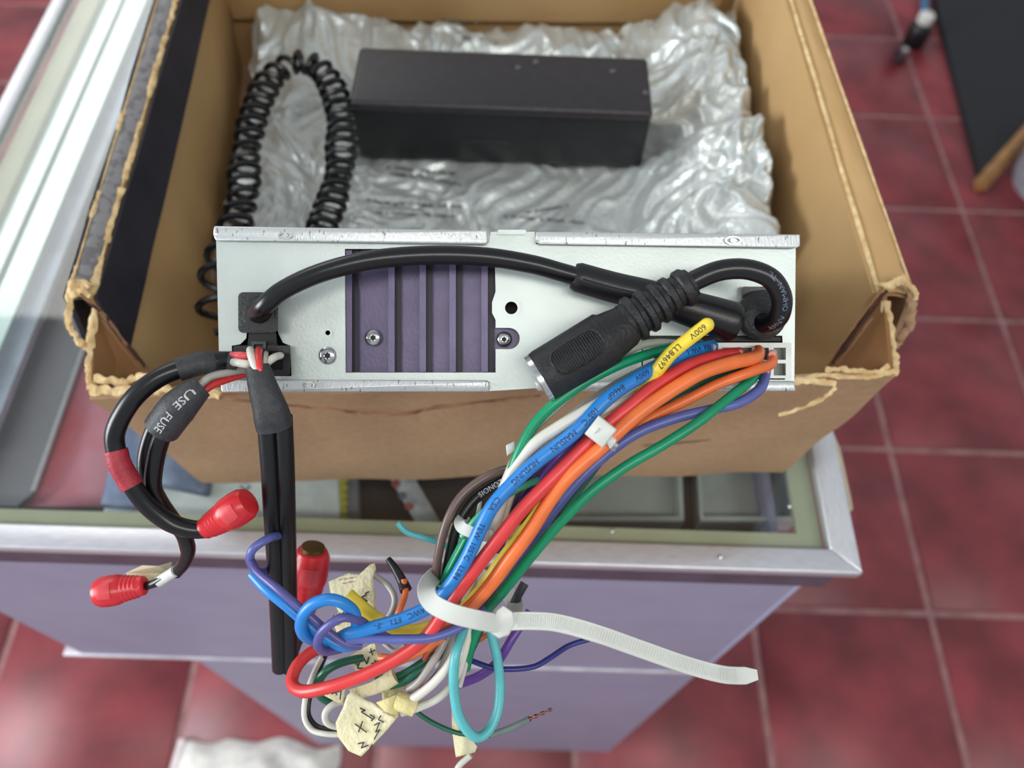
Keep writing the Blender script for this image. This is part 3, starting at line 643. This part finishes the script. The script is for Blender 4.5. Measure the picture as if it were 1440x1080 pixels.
# ================================================================== RCA audio cable set, left
au = empty('audio_cable_set', RP(367, 508, .006), 'black cable set with red shrink band and red phono plugs, left side', 'cable')
def rca(base, tip, rr, brass=False, lab=None):
    ax = (tip-base); Lr = ax.length; ax.normalize()
    b = lathe(base, [(rr*.5, 0), (rr*.62, .0006), (rr*.66, Lr*.12)]+[(rr*(.66+.18*t+(.05 if i % 2 else 0)), Lr*(.12+.34*t)) for i, t in enumerate([j/9 for j in range(10)])]+[(rr*.98, Lr*.55), (rr, Lr*.72), (rr*.96, Lr*.88), (rr*.8, Lr*.97), (rr*.5, Lr)], mat('red_plug', (214, 44, 52), .3, 0, (196, 36, 44), 100), 'phono_plug', au, ax, 24)
    u = (CAM-base).normalized(); u = (u-u.dot(ax)*ax).normalized(); w = ax.cross(u)
    c = base+ax*Lr*.70
    MB().loft([[c+ax*Lr*.13*x*s1+(u*math.cos(y*.5*s1)+w*math.sin(y*.5*s1))*(rr*.9+h) for x, y in ((-1, -1), (-.3, -1), (.3, -.95), (1, -.8), (1.05, -.3), (1.05, .3), (1, .8), (.3, .95), (-.3, 1), (-1, 1), (-1.05, .3), (-1.05, -.3))] for h, s1 in ((0, 1.05), (rr*.14, 1), (rr*.17, .7), (rr*.18, .3))]).build('grip_pad', mat('red_pad', (222, 72, 78), .4), b, True)
    if brass: lathe(tip-ax*.001, [(rr*.62, 0), (rr*.62, .0022), (rr*.5, .0024)], mat('brass', (120, 100, 60), .35, .8), 'tip_ring', b, ax)
    return b
_, p1, _ = wire('cable', [(325, 507, .272), (300, 508, .268), (262, 516, .264), (222, 532, .262), (188, 560, .262), (165, 598, .264), (162, 628, .266), (178, 668, .268), (203, 706, .272), (236, 733, .276), (268, 744, .278), (292, 744, .279)], 27, BLACKC, au, seg=14)
wire('shrink_sleeve', [(332, 508, .271), (310, 508, .270), (282, 511, .266), (250, 520, .2635)], 31, SLEEVE, au, seg=14, taper=lambda t: .82 if t < .3 else (.95 if t < .5 else 1.08))
wire('shrink_band', [(163, 633, .2665), (168, 652, .267), (180, 674, .2685), (186, 684, .269)], 32, mat('dark_red_shrink', (168, 40, 56), .5, 0, (150, 34, 48), 300, .2, 900), au, seg=14, label='dark red shrink band on the outermost cable')
rca(P(286, 745, .279), P(352, 704, .275), 25*.276/F)
_, p2, r2 = wire('cable', [(262, 560, .270), (240, 588, .271), (222, 632, .273), (215, 680, .276), (224, 705, .279), (240, 728, .283), (256, 748, .287), (265, 770, .292), (260, 790, .297), (248, 806, .302)], 24, BLACKC, au, seg=12, taper=lambda t: 1 if t < .5 else 1-.55*(t-.5))
wire('cable', [(244, 566, .274), (222, 590, .275), (207, 626, .277), (203, 660, .279), (212, 690, .282), (234, 722, .286), (256, 750, .290), (264, 775, .294)], 20, BLACKC, au, seg=12)
_, p3, r3 = wire('shrink_sleeve', [(284, 543, .262), (268, 556, .261), (248, 576, .262), (228, 602, .265)], 46, SLEEVE, au, seg=16, taper=lambda t: .72+.4*min(1, t*1.6))
text_on_tube('USE  FUSE', p3, lambda t: r3*(.82+.36*min(1, t*1.6)), .12, .0036, au, WHITEI, phi0=-.1)
wire('wire', [(345, 520, .277), (320, 524, .270), (295, 530, .266), (276, 546, .264)], 11, WM('grey'), au, 'pale grey wire')
wire('wire', [(345, 526, .279), (318, 534, .272), (296, 543, .268), (280, 556, .266)], 11, WM('red'), au, 'red wire')
wire('shrink_band', [(247, 803, .300), (236, 810, .302), (224, 818, .304)], 16, plastic('white_shrink', (214, 214, 212)), au, 'white shrink band')
wire('cable', [(232, 812, .302), (218, 820, .304), (205, 824, .306), (194, 826, .306)], 12, BLACKC, au)
rca(P(205, 823, .306), P(134, 834, .306), 22*.306/F)
tp = P(202, 806, .318)
fill2d('paper_tag', [[(176, 806), (200, 795), (222, 796), (242, 790), (238, 806), (222, 812), (206, 822), (190, 818)]], .0006, lambda x, y, z: P(x, y, .312+z+.004*math.sin(x*.08)), mat('cream_paper', (220, 214, 180), .7), au)
# wires at the connector
wire('wire', [(326, 500, .270), (340, 500, .268), (352, 502, .270), (358, 505, .276)], 11, WM('pinkred'), au, 'red wire')
wire('wire', [(328, 509, .269), (340, 511, .267), (352, 513, .268), (362, 516, .276)], 12, WM('white'), au, 'white wire')
wire('wire', [(354, 499, .280), (352, 492, .272), (353, 500, .266), (357, 512, .264), (362, 526, .264)], 11, WM('white'), au, 'white wire')
wire('wire', [(366, 500, .280), (364, 493, .272), (363, 502, .266), (364, 514, .264), (367, 526, .264)], 11, WM('red'), au, 'red wire')
wire('wire', [(374, 500, .280), (374, 497, .272), (373, 506, .267), (372, 526, .265)], 7, WM('grey'), au, 'grey wire')
wire('wire', [(394, 500, .279), (387, 502, .271), (378, 508, .269), (372, 514, .268)], 11, WM('white'), au, 'white wire')
# ================================================================== heavy black twin lead, hanging down
tw = empty('power_lead', P(395, 940, .33), 'thick black twin power lead hanging down over the counter edge', 'cable')
sl = catmull([P(362, 516, .266), P(370, 545, .265), P(380, 575, .266), P(386, 600, .269)], 8)
tube('shrink_sleeve', sl, lambda t: (17+9*min(1, t*1.25))*.266/F, SLEEVE, tw, 18, sx=.75)
for (dx, pts) in ((0, [(374, 585, .270), (379, 650, .276), (383, 720, .284), (388, 800, .296), (392, 880, .310), (394, 940, .322)]),
                  (1, [(398, 585, .271), (401, 650, .277), (403, 720, .285), (405, 800, .297), (407, 880, .311), (408, 941, .323)])):
    wire('lead', pts, 25, BLACKP, tw, seg=14)
tube('web', W3([(388, 590, .2712), (392, 700, .282), (398, 820, .300), (401, 938, .323)]), .0014, BLACKC, tw, 8)
# the second phono plug behind the lead
o2 = empty('phono_lead', P(436, 812, .33), 'red phono plug with a brass tip sticking up behind the knot', 'plug')
_sv = au; au = o2
rca(P(428, 860, .335), P(440, 772, .325), 26*.33/F, True); au = _sv
wire('cable', [(428, 858, .336), (428, 885, .338), (418, 905, .34), (412, 925, .343)], 13, BLACKC, o2)
# ================================================================== the multicoloured wire harness
hn = empty('wire_harness', RP(1000, 510, .004), 'bundle of multicoloured wires plugged into the white socket, hanging over the front', 'wires')
def hw(c, dia, pts, label=None, **k):
    return wire('wire', pts, dia, WM(c), hn, label or {'dgreen': 'dark green', 'pinkred': 'red', 'rust': 'dull orange', 'darkpurple': 'dark purple', 'pale': 'pale grey'}.get(c, c)+' wire', **k)
INKB = GREENI
# right-hand green
hw('green', 14.5, [(1066, 524, .284), (1052, 538, .275), (1022, 562, .270), (980, 595, .266), (930, 627, .264), (880, 656, .263), (830, 693, .263), (785, 738, .265), (745, 785, .268), (705, 835, .272), (682, 862, .276), (665, 900, .282), (655, 940, .290)])
hw('lavender', 15, [(1078, 518, .284), (1070, 545, .277), (1040, 566, .273), (1000, 576, .271), (950, 588, .269), (900, 607, .268), (862, 632, .268), (825, 664, .268), (795, 698, .269), (765, 738, .271), (735, 780, .274), (710, 820, .277), (685, 850, .280)])
hw('violet', 10, [(1074, 512, .286), (1078, 528, .281), (1062, 556, .279), (1020, 574, .276)])
hw('orange', 15, [(1086, 500, .284), (1084, 512, .277), (1058, 522, .272), (1010, 540, .270), (965, 563, .270), (915, 588, .272), (870, 618, .273), (836, 645, .274), (800, 685, .276), (765, 735, .277)])
hw('dgreen', 12, [(1045, 520, .284), (1010, 530, .278), (960, 550, .275), (915, 575, .273), (880, 605, .273), (850, 640, .274), (820, 680, .276), (790, 720, .278)])
hw('orange', 20, [(1066, 494, .284), (1062, 503, .275), (1030, 510, .268), (985, 525, .264), (935, 555, .261), (890, 588, .259), (846, 629, .258), (800, 670, .258), (773, 704, .259), (746, 747, .260), (717, 786, .262), (692, 820, .265), (665, 850, .268), (630, 880, .273), (590, 912, .279), (552, 930, .285)])
hw('red', 19, [(1040, 497, .284), (1015, 500, .275), (970, 514, .268), (925, 540, .264), (885, 572, .261), (845, 605, .260), (806, 643, .259), (777, 673, .258), (736, 715, .258), (706, 752, .259), (680, 785, .261), (655, 818, .262), (630, 852, .264), (600, 895, .268), (560, 925, .271), (510, 950, .274), (460, 967, .277), (425, 972, .282), (411, 960, .288), (418, 936, .294), (440, 916, .300), (470, 905, .305)])
hw('yellow', 20, [(992, 458, .258), (972, 474, .259), (945, 496, .261), (925, 520, .264), (905, 548, .267), (868, 585, .270), (822, 636, .271), (780, 690, .270), (742, 742, .266), (706, 788, .267), (680, 825, .270), (650, 858, .276), (605, 882, .278), (570, 887, .279), (540, 876, .280), (512, 856, .281), (490, 836, .282)], taper=lambda t: .95 if t > .01 else .6)
# blue with the knot
_, bp_, br = hw('blue', 20, [(1002, 487, .284), (980, 492, .276), (945, 505, .270), (900, 530, .263), (855, 560, .259), (808, 608, .257), (754, 650, .257), (717, 684, .257), (692, 713, .257), (675, 745, .258), (659, 780, .260), (637, 818, .262), (608, 850, .264), (570, 869, .265), (530, 881, .266), (495, 890, .268), (478, 898, .272), (470, 902, .277)])
hw('blue', 17.5, [(503, 884, .270), (498, 862, .264), (482, 848, .261), (462, 843, .260), (440, 850, .261), (426, 866, .263), (424, 886, .266), (436, 898, .271), (455, 902, .277), (475, 905, .280)])
hw('blue', 17.5, [(356, 808, .276), (375, 828, .272), (402, 850, .270), (432, 876, .270), (458, 896, .270), (482, 908, .270), (500, 906, .272)])
hw('lavender', 12, [(382, 800, .300), (364, 804, .29), (352, 790, .280), (356, 772, .276), (378, 757, .279), (396, 752, .29)], label='dark blue and purple wire loop')
hw('violet', 12, [(353, 788, .279), (362, 804, .274), (388, 826, .268), (414, 848, .266), (440, 870, .266), (466, 892, .267), (488, 906, .268), (508, 908, .270)])
hw('violet', 13, [(524, 888, .272), (512, 876, .268), (498, 870, .263), (482, 869, .260), (464, 878, .260), (450, 892, .262), (447, 908, .265), (458, 916, .270), (480, 912, .275)])
hw('lavender', 14, [(488, 900, .268), (520, 898, .267), (560, 899, .266), (605, 897, .266), (640, 885, .268), (668, 868, .272), (690, 845, .277)])
# greens and whites on the left of the bundle
hw('green', 15, [(985, 484, .283), (955, 488, .276), (915, 497, .270), (870, 513, .264), (825, 536, .261), (785, 564, .260), (752, 596, .261), (730, 636, .262), (716, 672, .264), (702, 702, .266), (680, 728, .268), (655, 760, .270), (636, 795, .272), (622, 825, .275)])
hw('pale', 12, [(960, 484, .284), (925, 482, .279), (895, 488, .276), (860, 508, .274), (825, 535, .272), (780, 575, .270), (745, 610, .270), (722, 650, .271), (705, 690, .272), (685, 735, .274)])
hw('grey', 13, [(945, 500, .284), (905, 520, .276), (860, 545, .270), (810, 580, .267), (770, 615, .266), (742, 650, .267), (718, 690, .269), (690, 740, .273), (660, 800, .277)])
hw('white', 18, [(960, 506, .284), (925, 520, .274), (880, 547, .265), (835, 572, .261), (787, 600, .260), (748, 628, .261), (716, 672, .264), (698, 730, .268), (670, 790, .273), (655, 850, .278)])
hw('white', 13, [(968, 514, .284), (920, 540, .273), (860, 572, .264), (805, 600, .262), (755, 640, .263), (726, 676, .266), (700, 750, .272)])
hw('purple', 14, [(900, 560, .276), (860, 590, .272), (826, 612, .269), (790, 638, .267), (770, 662, .268), (752, 688, .270), (730, 716, .272), (712, 744, .274), (700, 775, .277)])
hw('darkpurple', 12, [(780, 640, .276), (760, 665, .274), (738, 690, .274), (722, 720, .275), (712, 750, .277)])
hw('mint', 10, [(800, 655, .276), (775, 668, .270), (745, 680, .268), (715, 695, .266), (690, 712, .264), (668, 732, .264), (650, 755, .266)])
hw('brown', 13, [(790, 650, .285), (745, 656, .279), (705, 662, .274), (672, 678, .272), (645, 703, .271), (627, 738, .271), (617, 778, .273), (613, 815, .276), (616, 850, .28)])
_, kp, kr = hw('black', 15, [(760, 670, .280), (720, 672, .275), (690, 686, .274), (664, 706, .273), (644, 738, .273), (634, 775, .275), (626, 815, .278)])
text_on_tube('SIONOT  1D', kp, kr, .42, .0026, hn, WHITEI, rev=True)
for k, (dx, c) in enumerate(((0, 'green'), (9, 'black'), (17, 'dgreen'), (26, 'green'))):
    hw(c, 10, [(668+dx*.8, 735, .268+.001*k), (652+dx*.9, 765, .269+.001*k), (636+dx, 795, .271+.001*k), (622+dx, 825, .274+.001*k), (616+dx, 855, .278)])
hw('cyan', 9, [(559, 735, .300), (572, 748, .300), (595, 756, .300), (620, 764, .302), (640, 778, .306)])
hw('cyan', 14, [(658, 870, .280), (648, 895, .275), (640, 925, .272), (638, 960, .273), (643, 1000, .275), (656, 1026, .277), (672, 1037, .279), (688, 1026, .281), (700, 1000, .283), (703, 965, .284), (700, 930, .284), (692, 895, .284), (684, 870, .284)], label='cyan wire bent into a long hanging loop')
hw('white', 13, [(655, 870, .278), (645, 900, .276), (634, 930, .275), (612, 958, .276), (585, 980, .278), (560, 992, .281)])
hw('white', 12, [(662, 876, .281), (652, 920, .280), (640, 955, .280), (618, 980, .280), (590, 994, .280), (565, 1002, .282)])
hw('grey', 12, [(635, 880, .282), (620, 912, .280), (604, 938, .280), (590, 958, .281), (575, 970, .283)])
hw('grey', 12, [(645, 885, .285), (632, 915, .283), (618, 945, .283), (602, 965, .284), (585, 980, .285)])
hw('white', 7, [(672, 880, .286), (664, 905, .285), (655, 935, .287), (647, 965, .290)])
hw('dgreen', 9, [(680, 880, .290), (668, 905, .289), (655, 935, .291), (645, 960, .295)])
hw('purple', 13, [(745, 860, .300), (722, 895, .296), (700, 930, .296), (675, 950, .298), (645, 962, .300)])
wire('wire_sleeve', [(738, 820, .290), (728, 838, .289), (720, 856, .289)], 13, SLEEVE, hn)
hw('rust', 8, [(722, 852, .290), (716, 862, .289), (708, 872, .289)])
hw('navy', 8, [(640, 920, .296), (660, 928, .293), (692, 939, .291), (722, 941, .291), (752, 937, .293), (775, 924, .296), (800, 908, .300), (828, 899, .302)])
hw('rust', 8, [(706, 885, .295), (685, 893, .293), (665, 905, .292), (650, 918, .294)])
hw('rust', 9, [(618, 905, .285), (600, 920, .284), (595, 945, .287), (590, 965, .29)])
hw('orange', 12, [(625, 895, .276), (590, 915, .278), (560, 926, .281), (535, 925, .285)])
hw('dgreen', 13, [(632, 900, .288), (612, 918, .286), (590, 935, .285), (560, 952, .286), (530, 955, .289)], label='dark green wire')
hw('dgreen', 12, [(628, 912, .286), (608, 930, .284), (588, 945, .283), (568, 958, .284), (548, 964, .285)])
hw('dgreen', 12, [(510, 925, .294), (480, 932, .290), (458, 944, .288), (446, 962, .290), (452, 980, .293), (470, 990, .295)])
hw('dgreen', 8, [(500, 925, .30), (470, 936, .297), (452, 955, .297), (446, 975, .30), (460, 988, .30)])
hw('white', 8, [(452, 925, .310), (440, 950, .306), (430, 980, .302), (428, 1008, .300), (438, 1026, .298), (458, 1032, .296), (482, 1033, .296)])
hw('black', 7, [(458, 922, .312), (446, 950, .308), (436, 980, .304), (434, 1004, .302), (444, 1020, .300), (462, 1026, .298), (482, 1026, .297)])
hw('white', 10, [(490, 985, .294), (470, 990, .292), (458, 1002, .291), (460, 1016, .291), (476, 1022, .292), (492, 1020, .293)])
hw('dgreen', 7, [(575, 992, .290), (595, 1008, .289), (620, 1022, .288), (650, 1032, .288), (690, 1034, .290)])
wire('shrink_tip', [(690, 1034, .290), (720, 1023, .289), (745, 1011, .288)], 9, mat('grey_green_shrink', (104, 120, 116), .45), hn)
wire('bare_end', [(742, 1012, .288), (758, 1005, .287), (776, 997, .286)], 5, COPPER, hn, 'frayed bare copper end', taper=lambda t: 1+.4*math.sin(t*22)-.4*t)
hw('orange', 9, [(568, 815, .292), (570, 835, .290), (562, 858, .288), (552, 880, .288)])
wire('shrink_tip', [(546, 786, .297), (556, 800, .295), (566, 818, .293), (571, 830, .291)], 18, BLACKP, hn, taper=lambda t: .5+.5*t)
hw('grey', 9, [(528, 810, .300), (546, 824, .298), (555, 842, .296), (550, 862, .295), (536, 880, .295)])
hw('grey', 8, [(660, 905, .3), (700, 888, .302), (690, 860, .300)])
hw('pale', 9, [(662, 1062, .30), (645, 1078, .30), (636, 1100, .30)], label='grey cable end')
# coils behind the knot
hw('darkpurple', 10, [(530, 885, .290), (560, 893, .288), (590, 890, .288)])
hw('grey', 7, [(540, 905, .292), (555, 915, .290), (570, 908, .290), (560, 900, .290)])
# blue wire print
text_on_tube('9R4  VW-1     10AWC      600V      8460P      105°C', bp_, br, .030, .0027, hn, INKB)
text_on_tube('MAISUN       HUSUNG        CSA      TEW', bp_, br, .36, .0027, hn, INKB)
text_on_tube('105°C   LL84', bp_, br, .62, .0027, hn, INKB)
text_on_tube('10AWC   FT1   -F-', bp_, br, .765, .0027, hn, INKB)
yo, yp, yr = wire('wire', [(994, 457, .2575), (972, 474, .2585), (945, 496, .2605), (925, 520, .2635)], 20.5, WM('yellow'), hn, 'yellow wire end folded up over the socket')
text_on_tube('600V     LL84697', yp, yr, .03, .0028, hn, INK)
e_ = P(994, 457, .2575); d_ = (yp[0]-yp[1]).normalized(); lathe(yp[0], [(yr, 0), (yr*.92, yr*.4), (yr*.6, yr*.8), (yr*.15, yr)], WM('yellow'), 'wire_tip', hn, d_, 14)
# connector crimps
for (x, y) in ((1042, 494), (1064, 491), (1088, 496), (1080, 518), (1004, 486)): wire('crimp', [(x, y, .286), (x-2, y+3, .280)], 10, plastic('crimp_pink', (232, 170, 150)), hn)
# ---------------- masking tape labels
def tape(pts, Zf, m=TAPE, th=.0004, name='tape_label'):
    return fill2d(name, [pts], th, lambda x, y, z: P(x, y, Zf(x, y)+z), m, hn)
def tw_(Zf, lines, w=1.6, m=INK, parent=None): strokes('handwriting', lines, w, lambda x, y: P(x, y, Zf(x, y)-.0006), m, parent or hn)
def dense(pts, n=4):
    o = []
    for a, b in zip(pts, pts[1:]+pts[:1]):
        for k in range(n): o.append((a[0]+(b[0]-a[0])*k/n, a[1]+(b[1]-a[1])*k/n))
    return o
def grid_tape(pl, Zf, m=TAPE, name='tape_label'):
    """a tape flag: outline pl, sampled as a fan grid so it can curl"""
    pl = dense(pl, 5); c = (sum(x for x, _ in pl)/len(pl), sum(y for _, y in pl)/len(pl)); n = len(pl); v = []; f = []
    K = 6
    for th in (0, .0005):
        for k in range(K+1):
            for (x, y) in pl:
                X, Y = c[0]+(x-c[0])*k/K, c[1]+(y-c[1])*k/K; v.append(P(X, Y, Zf(X, Y)+th))
    H = n*(K+1)
    for s in (0, 1):
        for k in range(K):
            for i in range(n): f.append((s*H+k*n+i, s*H+k*n+(i+1) % n, s*H+(k+1)*n+(i+1) % n, s*H+(k+1)*n+i))
    for i in range(n): f.append((K*n+i, K*n+(i+1) % n, H+K*n+(i+1) % n, H+K*n+i))
    return link(name, v, f, m, hn, 'all')
zA = lambda x, y: .300-.003*math.sin((x-470)*.035)+.001*math.sin(y*.09)
oA = grid_tape([(462, 818), (490, 806), (505, 808), (520, 794), (527, 792), (529, 800), (524, 812), (529, 840), (528, 905), (480, 905), (470, 880), (476, 860), (466, 840)], zA)
tw_(zA, [[(516, 836), (508, 840), (517, 846)], [(512, 852), (516, 856)], [(513, 835), (519, 832)], [(470, 865), (466, 874), (478, 862), (472, 880), (484, 860)]], 2, parent=oA)
tw_(zA, [[(476, 816), (480, 814)], [(484, 815), (488, 813)], [(492, 813), (497, 812)], [(482, 821), (486, 820)], [(490, 819), (496, 818)]], 1.6, plastic('red_brown_ink', (160, 110, 100)), parent=oA)
zB = lambda x, y: .293+.001*math.sin(x*.1)
oB = grid_tape([(488, 925), (500, 918), (528, 902), (537, 938), (505, 950)], zB)
tw_(zB, [[(504, 936), (498, 932), (507, 927), (503, 940), (512, 940)], [(512, 926), (516, 934), (519, 924)], [(521, 912), (524, 922)], [(519, 918), (528, 914)], [(522, 934), (532, 930)], [(527, 928), (530, 938)]], 1.8, parent=oB)
zC = lambda x, y: .276+.0030*math.cos((x+y-1500)*.028)
oC = grid_tape([(494, 972), (510, 982), (528, 990), (546, 1004), (558, 1010), (543, 1028), (522, 1050), (508, 1064), (490, 1056), (475, 1036), (472, 1016), (482, 996), (488, 978)], zC)
tw_(zC, [[(506, 996), (514, 999), (508, 1001), (524, 1011)], [(510, 1014), (504, 1030)], [(499, 1018), (516, 1030)], [(520, 1005), (527, 1009), (522, 1014)], [(526, 1020), (534, 1016), (528, 1030), (534, 1026), (526, 1040)], [(503, 1046), (512, 1044), (508, 1052), (518, 1048)], [(536, 1006), (532, 1012), (540, 1016)], [(520, 1052), (524, 1047)]], 1.9, parent=oC)
# the rolled part of that flag and the yellowed tape ring round the white wires
o = grid_tape([(528, 988), (562, 975), (560, 1008), (556, 1012), (544, 1003)], lambda x, y: .279-.002*math.cos((x-545)*.1), TAPEY)
wire('tape_roll', [(560, 986, .280), (572, 990, .279), (584, 995, .279)], 27, TAPEY, hn, sub=4, seg=14)
oE = grid_tape([(490, 970), (520, 960), (546, 946), (556, 950), (553, 966), (530, 976), (504, 984)], lambda x, y: .284, TAPE)
wire('tape_roll', [(556, 951, .284), (548, 956, .284), (540, 961, .285)], 22, TAPE, hn, sub=4, seg=14)
zG = lambda x, y: .289
oG = grid_tape([(448, 974), (464, 956), (472, 962), (488, 966), (482, 992)], zG)
tw_(zG, [[(470, 970), (474, 978)], [(466, 976), (478, 972)], [(480, 968), (478, 984)]], 1.6, parent=oG)
oF = grid_tape([(634, 972), (642, 985), (648, 1010), (660, 1035), (671, 1050), (668, 1058), (641, 1065), (636, 1030)], lambda x, y: .290+.0015*math.sin(x*.2))
oD = grid_tape([(536, 966), (570, 955), (572, 968), (538, 985)], lambda x, y: .288, TAPEY)
# ================================================================== cable ties
def band(name, path, wpx, Z, parent, th=.0009, m=NYLON, up=None, wf=None):
    R = []; n = len(path); hw_ = wpx/2*Z/F
    for i, p in enumerate(path):
        t = (path[min(i+1, n-1)]-path[max(i-1, 0)]).normalized(); nn = up[i] if up else (CAM-p).normalized()
        nn = (nn-nn.dot(t)*t).normalized(); w = t.cross(nn); h = hw_*(wf(i/(n-1)) if wf else 1)
        R.append([p+w*h+nn*th*.2, p+w*h*.92+nn*th, p-w*h*.92+nn*th, p-w*h+nn*th*.2, p-w*h-nn*th*.3, p+w*h-nn*th*.3])
    return MB().loft(R).build(name, m, parent, 'sharp')
t1 = empty('cable_tie', P(660, 870, .262), 'large white cable tie round the bundle with a long tail to the right', 'cable tie')
def tieblock(pts, Z, th, parent, name='tie_head'):
    a = [P(x, y, Z) for x, y in pts]; b = [P(x, y, Z-th) for x, y in [(sum(p[0] for p in pts)/len(pts)+(x-sum(p[0] for p in pts)/len(pts))*.93, sum(p[1] for p in pts)/len(pts)+(y-sum(p[1] for p in pts)/len(pts))*.93) for x, y in pts]]
    o = MB().prism(a, b).build(name, NYLON, parent); bevel(o, .0004, 2); return o
pth = catmull(W3([(640, 800, .290), (618, 806, .282), (604, 818, .268), (600, 832, .258), (608, 848, .252), (632, 861, .2485), (664, 870, .2485), (696, 876, .252), (712, 876, .256)]), 8)
band('strap', pth, 27, .25, t1)
band('strap', catmull(W3([(640, 800, .290), (680, 812, .300), (720, 840, .296), (722, 862, .275), (712, 872, .262)]), 6), 24, .28, t1)
tieblock([(684, 886), (698, 858), (708, 850), (722, 860), (725, 876), (716, 894), (702, 899)], .257, .006, t1)
pth = catmull(W3([(712, 874, .253), (745, 873, .252), (785, 876, .252), (840, 891, .254), (900, 912, .258), (960, 933, .262), (1010, 947, .265), (1038, 950, .267), (1064, 949, .268)]), 8)
band('tail', pth, 25, .256, t1, wf=lambda t: 1 if t < .93 else .95-.35*(t-.93)/.07)
hwm = [];
L0 = len(pth)
mb = MB()
for i in range(4, L0-10, 1):
    for s_ in (0, .5):
        p = pth[i].lerp(pth[i+1], s_); t = (pth[i+1]-pth[i]).normalized(); n_ = (CAM-p).normalized(); n_ = (n_-n_.dot(t)*t).normalized(); w = t.cross(n_)
        q = p+n_*.00095; a = w*.0019; b_ = t*.00022
        mb.add([q-a-b_, q+a-b_, q+a+b_, q-a+b_, q-a+n_*.0002, q+a+n_*.0002], [(0, 1, 5, 4), (4, 5, 2, 3)])
tag(mb.build('tie_teeth', NYLON, t1), kind='stuff')
t2 = empty('cable_tie', P(848, 606, .252), 'small white cable tie block clamped on the red and orange wires', 'cable tie')
tieblock(rot2([(828, 590), (862, 590), (862, 624), (828, 624)], 845, 607, 38), .2565, .0055, t2)
tieblock(rot2([(838, 598), (842, 598), (842, 610), (838, 610)], 838, 604, 52), .2512, .0008, t2, 'tie_pawl')
tieblock([(850, 620), (860, 612), (868, 618), (866, 624), (858, 632)], .2575, .003, t2, 'tie_stub')
band('strap', catmull(W3([(838, 596, .258), (826, 600, .263), (822, 614, .272), (850, 640, .276), (862, 622, .262)]), 6), 16, .262, t2)
t3 = empty('cable_tie', P(672, 748, .262), 'small white cable tie round the green wires behind the blue one', 'cable tie')
band('strap', catmull(W3([(654, 726, .275), (647, 734, .270), (650, 742, .2655), (662, 748, .2635), (676, 752, .2635), (690, 754, .2665)]), 6), 17, .264, t3)
tieblock([(680, 756), (690, 742), (697, 748), (698, 756), (690, 768), (682, 770)], .2690, .004, t3)
tieblock([(672, 708), (678, 704), (676, 726), (668, 728)], .2765, .001, t3, 'tie_stub')
t4 = empty('cable_tie', P(716, 632, .275), 'cable tie end poking out left of the upper green wire', 'cable tie')
tieblock([(711, 626), (724, 620), (726, 634), (713, 642)], .2760, .003, t4)
